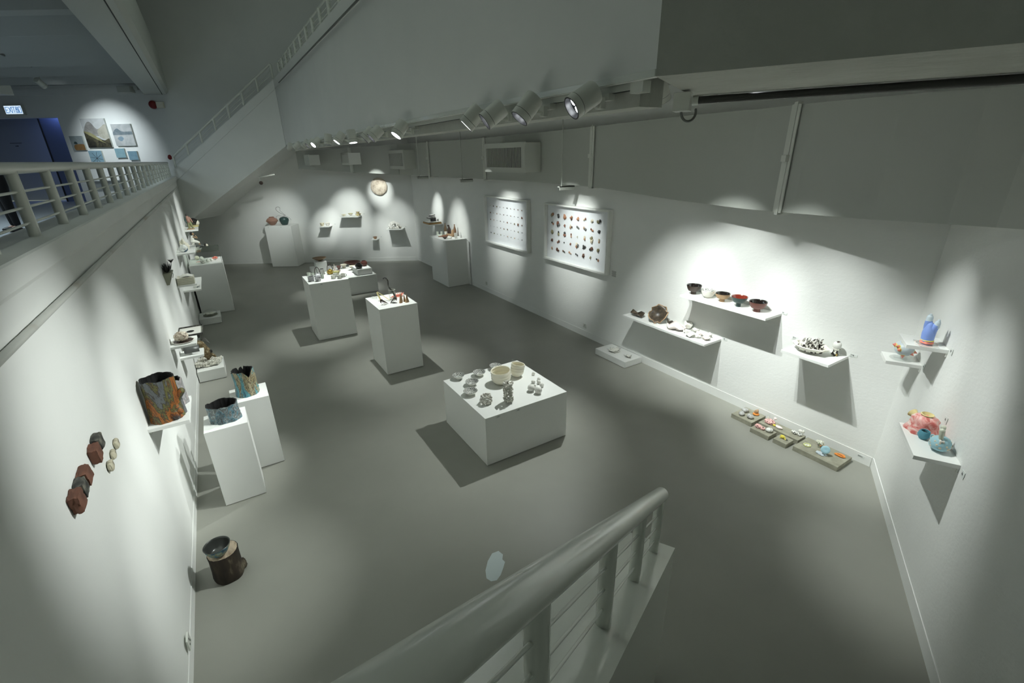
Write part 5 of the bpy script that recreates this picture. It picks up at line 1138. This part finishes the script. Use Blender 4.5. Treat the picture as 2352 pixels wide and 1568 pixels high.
t = thing('broken_vessel', 'large dark broken bowl fragment with a raw tan edge, tipped towards the room', 'vessel fragment', (5.09, 4.25, .826), 'broken pieces on the lower right shelf')
q = Matrix.Rotation(-.75, 3, 'Y') @ Matrix.Rotation(.25, 3, 'X'); vs = []; ft_ = []; K = 26
def rimr(i): return .135 * (1 + .20 * noise.noise(Vector((i * .9, 2, 0))) * 1.6)
rings = [(0.02, -.075), (.07, -.060), (.105, -.025), (1, 0)]
for j, (r_, z) in enumerate(rings):
    for i in range(K):
        a = 2 * pi * i / K; rr_ = rimr(i) if r_ == 1 else r_; zz_ = (.025 * math.sin(3 * a) if r_ == 1 else z)
        vs.append(q @ Vector((rr_ * math.cos(a), rr_ * math.sin(a), zz_)) + Vector((0, 0, .115)))
for j in range(3):
    for i in range(K): ft_.append((j * K + i, j * K + (i + 1) % K, (j + 1) * K + (i + 1) % K, (j + 1) * K + i))
ft_.append(tuple(range(K)))
mn = min(v.z for v in vs); vs = [v - Vector((0, 0, mn - .004)) for v in vs]
o = MB().add(vs, ft_).build('fragment_wall', M['shard'], t, smooth=50); s = o.modifiers.new('thick', 'SOLIDIFY'); s.thickness = .008; s.offset = 0
MB().tube(vs[3 * K:] + [vs[3 * K]], .0065, 6).build('raw_edge', M['tan'], t, smooth=True)
shard((5.16, 4.075, .830), ir(7, .035, .045, 3), 'shard', 'small dark curled chip beside the large broken bowl', .06, seed=4)
shard((5.06, 3.90, .830), ir(11, .10, .15, 4), 'pinkp', 'largest pale white broken shell on the lower shelf', .07, seed=6)
shard((5.20, 3.80, .835), ir(7, .05, .07, 5), 'porc', 'white upright shell piece behind the largest pale one', .13, seed=7)
for i, (x, y, s_, lab, m_) in enumerate([(5.06, 3.72, .05, 'white petal shard just right of the largest pale shell', 'porc'), (4.99, 3.61, .06, 'white petal shard nearest the front edge of the lower shelf', 'porc'), (5.19, 3.68, .05, 'white petal shard standing close to the wall', 'porc'),
        (5.12, 3.55, .055, 'white petal shard in the middle of the right cluster', 'pinkp'), (5.18, 3.47, .05, 'white petal shard at the back right of the lower shelf', 'porc'), (5.06, 3.42, .055, 'pale pink rounded shard at the right end of the lower shelf', 'pinkp'), (5.04, 3.53, .045, 'small white petal shard in front of the right cluster', 'porc'), (5.12, 3.44, .04, 'small white petal shard beside the pale pink one', 'porc')]):
    shard((x, y, .830), ir(7, s_ * .8, s_ * 1.1, 20 + i), m_, lab, .055, seed=10 + i)
# crusted bowl and egg cup
t = thing('crusted_bowl', 'white crusted oval shell bowl full of dark coral spires on the right wall shelf', 'bowl', (5.06, 2.17, 1.103))
cw = lambda a, z, i: .10 * noise.noise(Vector((math.cos(a) * 3, math.sin(a) * 3, z * 9))) + .05 * math.sin(8 * a) * (z > .05)
MB().lathe([(.001, .0), (.06, .0), (.13, .035), (.175, .075), (.160, .080), (.12, .045), (.001, .03)], 48, closed=False, ex=.82, wob=cw).build('white_shell', M['oldwhite'], t, smooth=60)
rr = random.Random(8); mb = MB()
for i in range(62):
    a = rr.uniform(0, 2 * pi); r_ = rr.uniform(0, .125); h_ = rr.uniform(.02, .10) * (1.5 if i % 9 == 0 else 1)
    x, y = r_ * math.cos(a) * .8, r_ * math.sin(a)
    mb.tube([(x, y, .035), (x + rr.uniform(-.01, .01), y + rr.uniform(-.01, .01), .04 + h_ * .5), (x + rr.uniform(-.02, .02), y + rr.uniform(-.02, .02), .045 + h_)], [.020, .014, .004], 7)
mb.v = [v + Vector((noise.noise(v * 60), noise.noise(v * 60 + Vector((9, 0, 0))), 0)) * .012 for v in mb.v]
mb.build('coral_spires', M['whiteblack'], t, smooth=True)
MB().lathe([(.001, .05), (.125, .052)], 30, closed=False, ex=.8).build('dark_filling', M['dkbrown'], t)
t = thing('egg_cup', 'white egg with a broken crown on a black and white knobbly stand', 'egg cup', (5.175, 1.975, 1.103))
MB().lathe([(.001, 0), (.032, 0), (.036, .02), (.022, .04), (.020, .055), (.036, .075), (.030, .078), (.001, .065)], 24, closed=False, wob=lambda a, z, i: .15 * math.sin(5 * a + z * 90)).build('knobbly_stand', M['whiteblack'], t, smooth=60)
MB().blob((0, 0, .112), (.040, .040, .044), .02, 1, 1, 24, 16).build('egg', M['eggw'], t, smooth=True)
MB().blob((0, -.002, .148), (.020, .020, .010), .4, 3, 6, 14, 8).build('broken_crown', M['dkbrown'], t, smooth=True)
MB().lathe([(.012, 0), (.015, .004), (.010, .008)], 14, M=Matrix.Rotation(pi / 2, 3, 'X') @ Matrix.Rotation(0, 3, 'Z'), c=(-.025, -.022, .018)).build('gold_ring', M['gold'], t)
# leaves on the low block
def leafset(loc, n_, s, seed, lab):
    rr_ = random.Random(seed); t = thing('paper_flower', lab, 'paper flower', loc, 'white paper-thin flowers with dark edges')
    mb = MB(); eb = MB()
    for i in range(n_):
        a = 2 * pi * i / n_ + rr_.uniform(-.3, .3); l_ = s * rr_.uniform(.7, 1.2); w_ = l_ * .28; up = rr_.uniform(.15, .8) * s
        pts = [Vector((0, 0, .008)), Vector((l_ * .5, w_, up * .5)), Vector((l_, 0, up)), Vector((l_ * .5, -w_, up * .5))]
        q = Matrix.Rotation(a, 3, 'Z'); pts = [q @ p for p in pts]
        mb.loft(pts, [p + Vector((0, 0, .002)) for p in pts]); eb.tube([pts[1], pts[2], pts[3]], .0012, 4)
    mb.build('petals', M['porc'], t); eb.build('dark_petal_edges', M['conduit'], t); return t
leafset((5.02, 5.0, .106), 14, .095, 2, 'larger white paper-thin flower on the low block by the right wall')
leafset((5.05, 4.71, .106), 9, .065, 3, 'smaller white paper-thin flower with a stem on the low block by the right wall')
# concrete slabs and small pieces
def slab(x0, x1, y0, y1, lab): return tag(MB().bb(-(x1 - x0) / 2, (x1 - x0) / 2, -(y1 - y0) / 2, (y1 - y0) / 2, 0, .055).build('concrete_slab', M['concrete'], loc=((x0 + x1) / 2, (y0 + y1) / 2, 0), bevel=.003), lab, 'concrete slab', 'concrete slabs on the floor')
slab(4.945, 5.238, 2.555, 2.825, 'concrete slab on the floor with three grey stone eggs and an orange piece')
slab(5.035, 5.20, 2.055, 2.525, 'long concrete slab against the baseboard with pink and yellow pieces')
slab(4.838, 5.00, 2.28, 2.505, 'concrete slab in front with a pink crusted piece and one pale egg')
slab(4.848, 5.005, 2.085, 2.235, 'smallest concrete slab with a yellow creature')
slab(4.885, 5.195, 1.575, 2.03, 'largest concrete slab, nearest the corner, with a blue disc flower')
ZC = .0555; EG = 'stone eggs on the concrete slabs'
def eggst(x, y, r_, lab, m='egg', seed=1): 
    t = thing('stone_egg', lab, 'stone egg', (x, y, ZC), EG)
    MB().blob((0, 0, r_ * .72), (r_, r_ * 1.2, r_ * .78), .08, 1.2, seed, 24, 14, M=Matrix.Rotation(seed, 3, 'Z')).build('egg_body', M[m], t, smooth=True)
    q = Matrix.Rotation(seed, 3, 'Z') @ Matrix.Rotation(1.3, 3, 'X')
    MB().tube([q @ Vector((r_ * 1.02 * math.cos(a), r_ * .80 * math.sin(a), 0)) + Vector((0, 0, r_ * .72)) for a in [2 * pi * i / 20 for i in range(21)]], .0018, 5).build('crack_line', M['conduit'], t)
eggst(5.115, 2.755, .036, 'grey cracked stone egg at the back of the far concrete slab', seed=1)
eggst(5.012, 2.735, .033, 'grey stone egg at the left of the far concrete slab', seed=2)
eggst(5.031, 2.635, .036, 'grey almond-shaped stone egg at the front of the far concrete slab', seed=3)
eggst(4.935, 2.335, .034, 'pale stone egg beside the pink crusted piece', 'eggw', 4)
t = thing('orange_sculpture', 'orange piece like a split shell on a fried ring, on the far concrete slab', 'sculpture', (5.165, 2.64, ZC))
MB().blob((0, 0, .012), (.040, .036, .013), .2, 3, 2, 20, 10).build('ring_base', M['orange'], t, smooth=True)
MB().tube([(0, 0, .015), (0, .005, .035), (.0, -.005, .055), (.01, -.01, .075)], [.014, .024, .022, .004], 10).build('split_shell', M['tan'], t, smooth=True)
SG = 'small coloured pieces on the concrete slabs'
t = thing('pink_creature', 'pink spotted creature with a clear bubble raised on a stalk', 'sculpture', (5.12, 2.44, ZC), SG)
MB().blob((0, 0, .022), (.048, .055, .024), .38, 3, 5, 28, 18).build('spotted_body', M['pink'], t, smooth=True)
MB().tube([(.0, .02, .03), (.0, .03, .07)], .008, 8).build('stalk', M['cream'], t, smooth=True)
MB().blob((0, .03, .092), (.020, .020, .020), .02, 1, 2).build('bubble', M['glass'], t, smooth=True)
MB().blob((.075, -.02, .045), (.018, .018, .016), .3, 3, 2).tube([(.03, -.01, .03), (.065, -.02, .042)], .004, 6).build('purple_bud', M['pinkp'], t, smooth=True)
t = thing('yellow_shell', 'yellow and cream shell-like piece beside the pink spotted creature', 'sculpture', (5.10, 2.335, ZC), SG)
MB().tube([(-.0, .05, .012), (0, .02, .014)], [.010, .012], 8).build('yellow_tail', M['yellow'], t, smooth=True); MB().blob((0, -.02, .014), (.022, .042, .015), .3, 4, 3).build('cream_shell', M['pinkp'], t, smooth=True)
t = thing('white_creature', 'white and black speckled creature with bean-shaped wings', 'sculpture', (5.14, 2.13, ZC), SG)
MB().blob((0, .025, .018), (.028, .034, .019), .4, 5, 3).blob((.005, -.03, .016), (.022, .026, .017), .4, 5, 4).build('speckled_body', M['bwspeck'], t, smooth=True)
MB().blob((.03, -.02, .045), (.012, .024, .018), .1, 2, 5).blob((.045, -.045, .042), (.016, .012, .022), .1, 2, 6).build('bean_wings', M['porc'], t, smooth=True)
single(MB().blob((0, .02, .02), (.028, .040, .022), .38, 3, 8, 26, 16).blob((0, -.035, .018), (.022, .026, .020), .38, 3, 9, 22, 14), 'pink_crust', 'pink crusted lump with dark hollows on the front concrete slab', 'sculpture', 'pink', (4.915, 2.435, ZC), SG)
t = thing('yellow_creature', 'small yellow creature with a purple tip on the smallest concrete slab', 'sculpture', (4.93, 2.165, ZC), SG)
MB().blob((0, .01, .020), (.016, .028, .022), .3, 4, 3).tube([(0, -.01, .02), (-.01, -.03, .004)], .006, 6).tube([(0, .02, .02), (-.014, .03, .004)], .006, 6).build('body', M['yellow'], t, smooth=True)
MB().blob((0, -.038, .010), (.008, .012, .008), .2, 2, 3).build('purple_tip', M['conduit'], t, smooth=True)
t = thing('yellow_ring', 'round yellow rimmed dish with a dark patterned centre on the largest slab', 'dish', (5.02, 1.95, ZC), SG)
MB().lathe([(.020, .001), (.036, .001), (.038, .010), (.026, .012), (.022, .006)], 24, wob=lambda a, z, i: .05 * math.sin(7 * a), closed=False).build('yellow_rim', M['acid'], t, smooth=60)
MB().lathe([(.001, .004), (.024, .005)], 20, closed=False).build('patterned_centre', M['bwspeck'], t)
t = thing('white_flower', 'white and green knobbly flower with orange buds behind the blue disc', 'sculpture', (5.10, 1.855, ZC), SG)
MB().tube([(0, 0, 0), (.0, 0, .03)], [.022, .014], 10).build('green_stem', M['planter'], t, smooth=True)
MB().blob((0, .0, .055), (.028, .026, .028), .45, 5, 4, 22, 14).blob((.01, .035, .055), (.018, .018, .018), .45, 5, 5).build('knobbly_bloom', M['bloom'], t, smooth=True)
MB().blob((0, -.04, .040), (.007, .010, .007), .1, 1, 4).blob((-.02, -.01, .034), (.010, .007, .007), .1, 1, 4).build('orange_buds', M['orange'], t, smooth=True)
t = thing('blue_disc_flower', 'pale blue scalloped disc upright on a white splayed foot', 'sculpture', (4.985, 1.775, ZC), SG)
MB().blob((0, .01, .006), (.038, .050, .009), .4, 3, 5, 22, 8, flatb=.5).build('white_foot', M['paleblue'], t, smooth=True)
MB().tube([(0, -.005, .006), (0, -.01, .035)], .010, 8).build('stalk', M['paleblue'], t, smooth=True)
MB().lathe([(.001, 0), (.040, .0), (.044, .006), (.040, .012), (.022, .014), (.001, .010)], 40, M=Matrix.Rotation(.5, 3, 'Z') @ Matrix.Rotation(-1.15, 3, 'Y'), c=(-.0, -.018, .070), wob=lambda a, z, i: .03 * math.sin(14 * a), closed=False).build('blue_disc', M['ltblue'], t, smooth=60)
t = thing('orange_slipper', 'orange hollow slipper-like piece near the end of the largest slab', 'sculpture', (5.11, 1.655, ZC), SG)
MB().lathe([(.001, .002), (.022, .002), (.030, .010), (.026, .018), (.018, .010), (.001, .007)], 28, ex=1.75, closed=False, M=Matrix.Rotation(1.75, 3, 'Z'), wob=lambda a, z, i: .08 * math.sin(3 * a + 1)).build('orange_shell', M['orange'], t, smooth=60)
MB().tube([(.004, .03, .012), (.008, .0, .011), (-.004, -.03, .012)], .0025, 5).build('dark_seam', M['dkbrown'], t)
# near right wall pieces
t = thing('acrylic_sheet', 'thin clear acrylic sheet with pink edge under the blue two-fingered piece', 'acrylic sheet', (4.50, 1.125, 1.67)); 
MB().box((0, 0, .003), (.16, .12, .004), angN + .1).build('sheet', M['glass'], t)
MB().tube([(.09 * math.cos(a) * .95, .07 * math.sin(a), .006) for a in [2 * pi * i / 16 for i in range(17)]], .0015, 4).build('pink_rim', M['pinkp'], t)
t = thing('two_fingered_sculpture', 'blue two-fingered piece fading to pale tips on a salmon base', 'sculpture', (4.51, 1.13, 1.677)); t.scale = (.86, .86, 1.04)
MB().tube([(0, 0, .02), (-.002, .006, .08), (.004, .012, .14)], [.046, .048, .030], 18).tube([(0, .01, .06), (.008, .030, .12), (.012, .034, .165)], [.034, .028, .0275], 16).tube([(0, -.01, .06), (-.002, -.022, .12), (.002, -.028, .145)], [.034, .026, .0255], 16).build('blue_body', M['blueg'], t, smooth=True)
MB().tube([(.012, .034, .155), (.014, .036, .195), (.014, .036, .215)], [.0278, .024, .012], 16).blob((.014, .036, .212), .013, .05, 1, 1).tube([(.002, -.028, .135), (.004, -.032, .165), (.006, -.034, .185)], [.026, .022, .012], 16).blob((.006, -.034, .183), .013, .05, 1, 1).build('pale_tips', M['bluet'], t, smooth=True)
MB().lathe([(.04, 0), (.052, .008), (.046, .022), (.036, .020)], 28, wob=lambda a, z, i: .08 * math.sin(6 * a)).build('salmon_base', M['salmon'], t, smooth=60)
MB().lathe([(.044, .022), (.050, .027), (.044, .034)], 28).build('yellow_band', M['yellow'], t, smooth=60)
t = thing('acrylic_stand', 'clear curved acrylic stand under the spiked ball', 'acrylic stand', (4.905, 1.36, 1.358))
q = Matrix.Rotation(angN, 3, 'Z'); K = 14
vs = []; fs = []
for i in range(K + 1):
    a = pi + pi * i / K
    vs += [(-.075 * math.cos(a + pi), -.07 * 0 - .055, .085 + .08 * math.sin(a)), (-.075 * math.cos(a + pi), .055, .085 + .08 * math.sin(a))]
for i in range(K): fs.append((2 * i, 2 * i + 1, 2 * i + 3, 2 * i + 2))
o = MB().add([q @ Vector(v) for v in vs], fs).build('curved_sheet', M['glass'], t, smooth=60)
MB().lathe([(.001, .001), (.085, .001), (.085, .004), (.001, .004)], 28, closed=False).build('base_sheet', M['glass'], t, smooth=60)
t = thing('spiked_ball', 'pale grey egg-shaped ball with salmon cone spikes on a clear stand', 'sculpture', (4.905, 1.36, 1.46))
MB().blob((0, 0, 0), (.082, .072, .068), .04, 1, 3, 32, 20, M=Matrix.Rotation(angN, 3, 'Z')).build('grey_ball', M['paleblue'], t, smooth=True)
mb = MB(); yb = MB()
for d_ in [(-.9, .35, .35), (-.85, .1, .0), (-.45, -.2, -.75) , (-.2, -.75, -.35), (.25, -.8, -.25), (-.5, .7, .3), (.3, .8, .1), (.85, .3, .2), (-.35, .1, .85), (.5, -.3, .7)]:
    d_ = Vector(d_).normalized(); q = Vector((0, 0, 1)).rotation_difference(d_).to_matrix(); c_ = Vector((d_.x * .078, d_.y * .070, d_.z * .064))
    mb.lathe([(.001, -.005), (.015, -.004), (.012, .008), (.001, .028)], 14, M=q, c=c_, closed=False); yb.lathe([(.014, -.004), (.018, .0), (.014, .004)], 14, M=q, c=c_, closed=False)
mb.build('salmon_spikes', M['salmon'], t, smooth=60); yb.build('yellow_rings', M['yellow'], t, smooth=60)
t = thing('ruffled_vase', 'pink and red ruffled vase with a yellow mouth on the near right shelf', 'vase', (4.055, .875, 1.173))
MB().lathe([(.001, 0), (.100, 0), (.104, .012), (.085, .04), (.076, .07), (.078, .095), (.060, .118), (.036, .130), (.034, .122), (.001, .06)], 48, closed=False, wob=lambda a, z, i: .09 * math.sin(7 * a + z * 30) + .05 * noise.noise(Vector((math.cos(a) * 4, math.sin(a) * 4, z * 30)))).build('ruffled_body', M['ruffle'], t, smooth=60)
MB().lathe([(.030, .122), (.040, .138), (.034, .142), (.024, .120), (.012, .10)], 28, closed=False).build('yellow_mouth', M['cream2'], t, smooth=60)
d_ = Vector((.45, .75, .25)).normalized(); q = Vector((0, 0, 1)).rotation_difference(d_).to_matrix()
MB().lathe([(.016, .0), (.018, .04), (.034, .075), (.030, .075), (.012, .03)], 24, M=q, c=(.035, .04, .06), closed=False).build('yellow_spout', M['cream2'], t, smooth=60)
MB().blob((0, -.0, .125), (.010, .010, .008), .1, 1, 2).build('salmon_bud', M['salmon'], t, smooth=True)
t = thing('blue_creature', 'light blue dotted creature pot with two upright pale ears', 'sculpture', (3.86, .72, 1.173))
MB().blob((0, 0, .052), (.068, .060, .052), .03, 1, 3, 32, 20).build('blue_body', M['teapblue'], t, smooth=True)
mb = MB(); rr = random.Random(4)
for i in range(26):
    z_ = rr.uniform(-.4, .8); a = i * 2.4; s_ = math.sqrt(1 - z_ * z_); d_ = Vector((s_ * math.cos(a), s_ * math.sin(a), z_)); q = Vector((0, 0, 1)).rotation_difference(d_).to_matrix()
    mb.lathe([(.001, .0035), (rr.uniform(.005, .011), .001)], 10, M=q, c=Vector((d_.x * .068, d_.y * .06, .052 + d_.z * .052)), closed=False)
mb.build('sand_dots', M['dot'], t)
MB().tube([(.035, .015, .09), (.040, .020, .125), (.040, .022, .150)], [.012, .012, .015], 12).blob((.040, .022, .152), .0155, .02, 1, 1).tube([(-.025, .0, .092), (-.030, .005, .130), (-.028, .008, .155)], [.012, .014, .016], 12).blob((-.028, .008, .158), .0165, .02, 1, 1).build('pale_ears', M['ear'], t, smooth=True)
MB().tube([(.045 + .028 * math.sin(a), .045 + .028 * math.sin(a), .045 + .022 * math.cos(a)) for a in [pi * i / 8 for i in range(9)]], .006, 8).build('blue_handle', M['teapblue'], t, smooth=True)
MB().lathe([(.010, 0), (.014, .004), (.010, .008), (.014, .012), (.008, .016)], 14, c=(-.045, -.012, .085), closed=False).build('crinkled_opening', M['coral'], t)
t = thing('blue_cup', 'deep blue rough little pot beside the dotted creature', 'pot', (3.940, .832, 1.173))
MB().lathe([(.001, 0), (.020, 0), (.030, .015), (.036, .035), (.030, .058), (.026, .066), (.022, .064), (.024, .05), (.001, .02)], 28, closed=False, wob=lambda a, z, i: .06 * math.sin(9 * a + z * 80)).build('pot_body', M['tealblue'], t, smooth=60)
MB().lathe([(.001, .045), (.023, .050)], 20, closed=False).build('dark_mouth', M['inner'], t)
# wall cards on the right walls
def card(x, y, z, rz, s, lab, w_=.07, h_=.032):
    t = thing('number_card', lab, 'label', (x, y, z), 'wall number cards', rz)
    MB().box((0, 0, 0), (w_, .002, h_)).build('card', M['paper'], t); textobj('card_number', s, .022, M['text'], t, loc=(-w_ * .15, -.0022, 0), rot=(pi / 2, 0, 0))
card(XR - .003, 2.61, 1.379, pi / 2 + pi, '79', 'number card right of the upper bowl shelf'); card(XR - .003, 3.27, .839, pi / 2 + pi, '78', 'number card right of the lower shard shelf')
card(XR - .003, 2.43, 1.13, pi / 2 + pi, '77A', 'number card left of the crusted bowl shelf'); card(XR - .003, 1.84, 1.127, pi / 2 + pi, '77B', 'number card right of the crusted bowl shelf'); card(XR - .008, 1.52, .075, pi / 2 + pi, '200A', 'number card on the baseboard beside the largest concrete slab', .06, .03)
for x, z, s, lab in [(4.45, 1.68, '73', 'number card right of the two-fingered piece shelf'), (4.83, 1.37, '74', 'number card right of the spiked ball shelf'), (4.16, 1.27, '75', 'number card behind the ruffled vase'), (3.71, 1.15, '76', 'number card right of the large near right shelf')]:
    p = on_nr(x); card(p[0] + NRN.x * .003, p[1] + NRN.y * .003, z, angN + pi, s, lab, .05, .05)
t = thing('caption_panel', 'small grey text caption on the wall beside the right box frame', 'caption', (XR - .002, 5.36, 1.30), rz=-pi / 2)
for i in range(8): MB().box((-.0, 0, .035 - .012 * i), (.10 - .01 * (i % 3), .0015, .005)).build('text_line', M['conduit'], t)
def outlet(x, y, z, rz, lab):
    t = thing('power_socket', lab, 'power socket', (x, y, z), 'white power sockets', rz)
    MB().box((0, 0, 0), (.085, .012, .085)).build('socket_plate', M['white'], t, bevel=.003); MB().box((0, -.007, .015), (.01, .002, .018)).box((-.016, -.007, -.012), (.014, .002, .006)).box((.016, -.007, -.012), (.014, .002, .006)).build('socket_holes', M['dark'], t)
outlet(XR - .007, 6.01, .205, -pi / 2, 'white power socket low on the right wall, nearer one'); outlet(XR - .007, 9.69, .214, -pi / 2, 'white power socket low on the right wall, by the bottle plinth'); outlet(XL + .019, 2.90, .19, pi / 2, 'pale power socket low on the near left wall')
# bare patch on the floor
pp = [(1.418, 2.593), (1.36, 2.60), (1.29, 2.55), (1.229, 2.479), (1.20, 2.41), (1.217, 2.365), (1.26, 2.35), (1.311, 2.376), (1.36, 2.42), (1.406, 2.466), (1.40, 2.50), (1.43, 2.54)]
o = MB().prism([(x - 1.3, y - 2.46) for x, y in pp], .0004, .0012).build('floor_patch', mat('bare_patch_paint', (.60, .68, .69), .5), loc=(1.3, 2.46, 0)); tag(o, 'pale blue grey peeled patch on the floor below the near railing', 'floor patch')

# ------------------------------------------------------------------ person behind the balcony railing
def skinned(name, chains, m, parent, sub=2):
    verts = []; edges = []; rad = []
    for pts in chains:
        prev = None
        for p in pts:
            pos, r_ = Vector(p[:3]), p[3:]
            r_ = (r_[0], r_[1] if len(r_) > 1 else r_[0])
            k_ = next((i for i, v in enumerate(verts) if (v - pos).length < 1e-4), None)
            if k_ is None: verts.append(pos); rad.append(r_); k_ = len(verts) - 1
            if prev is not None: edges.append((prev, k_))
            prev = k_
    me = bpy.data.meshes.new(name); me.from_pydata([tuple(v) for v in verts], edges, []); me.update()
    o = bpy.data.objects.new(name, me); COL.objects.link(o); o.parent = parent; me.materials.append(m)
    sk = o.modifiers.new('skin', 'SKIN'); sk.use_smooth_shade = True
    if not me.skin_vertices: me.skin_vertices.new() if hasattr(me.skin_vertices, 'new') else None
    for i, sv in enumerate(me.skin_vertices[0].data): sv.radius = rad[i]; sv.use_root = (i == 0)
    ss = o.modifiers.new('sub', 'SUBSURF'); ss.levels = sub; ss.render_levels = sub
    return o
def make_skin_layer(me):
    pass
t = thing('person', 'person in black clothes standing behind the left balcony railing', 'person', (-3.12, 11.9, 2.0), rz=-1.1)
try:
    hand = lambda s: [[(s * .30, -.14, 1.02, .026, .02), (s * .31, -.17, .97, .034, .016)]] + [[(s * .31, -.17, .97, .034, .016), (s * (.31 + dx * .6), -.20, .93, .010), (s * (.31 + dx), -.22, .90 + dz, .009), (s * (.31 + dx), -.225, .875 + dz, .008)] for dx, dz in ((-.03, .01), (-.01, 0), (.012, .0), (.03, .012))] + [[(s * .31, -.17, .97, .034, .016), (s * .27, -.19, .955, .011), (s * .262, -.21, .93, .009)]]
    arm = lambda s: [[(0, 0, 1.40, .11, .085), (s * .18, 0, 1.42, .055), (s * .24, .03, 1.22, .042), (s * .27, .05, 1.10, .036), (s * .29, -.06, 1.05, .028), (s * .30, -.14, 1.02, .026, .02)]]
    skinned('body', [[(0, 0, .95, .14, .10), (0, 0, 1.15, .12, .09), (0, 0, 1.40, .11, .085), (0, -.005, 1.50, .05), (0, -.01, 1.58, .06), (0, -.02, 1.66, .085, .09), (0, -.02, 1.74, .06)]] + arm(1) + arm(-1) + hand(1) + hand(-1) +
        [[(0, 0, .95, .14, .10), (s * .09, 0, .86, .085), (s * .10, -.01, .48, .052), (s * .10, .02, .09, .034), (s * .10, -.10, .035, .032, .025)] for s in (1, -1)], M['skin'], t)
    skinned('black_dress', [[(0, 0, .80, .17, .13), (0, 0, 1.0, .16, .12), (0, 0, 1.18, .14, .11), (0, 0, 1.42, .13, .10), (0, 0, 1.47, .07)]] + [[(0, 0, 1.42, .13, .10), (s * .19, 0, 1.42, .066), (s * .23, .02, 1.28, .058)] for s in (1, -1)] + [[(0, 0, .80, .17, .13), (s * .09, 0, .68, .10), (s * .10, 0, .50, .075), (s * .10, .01, .28, .06), (s * .10, .02, .07, .052)] for s in (1, -1)], M['cloth'], t)
    skinned('hair', [[(0, .02, 1.60, .075, .06), (0, .02, 1.69, .105, .10), (0, .0, 1.76, .07)]], M['hair'], t)
    for s in (1, -1): MB().blob((s * .10, -.04, .04), (.05, .12, .042), .03, 1, 2, flatb=.9).build('shoe', M['black'], t, smooth=True)
    MB().blob((-.28, .02, .95), (.05, .13, .15), .08, 1, 2).tube([(-.2, .02, 1.42), (-.26, .05, 1.2), (-.28, .05, 1.05)], .012, 6).build('shoulder_bag', M['cloth'], t, smooth=True)
except Exception as ex_:
    print('PERSON FAIL', ex_)
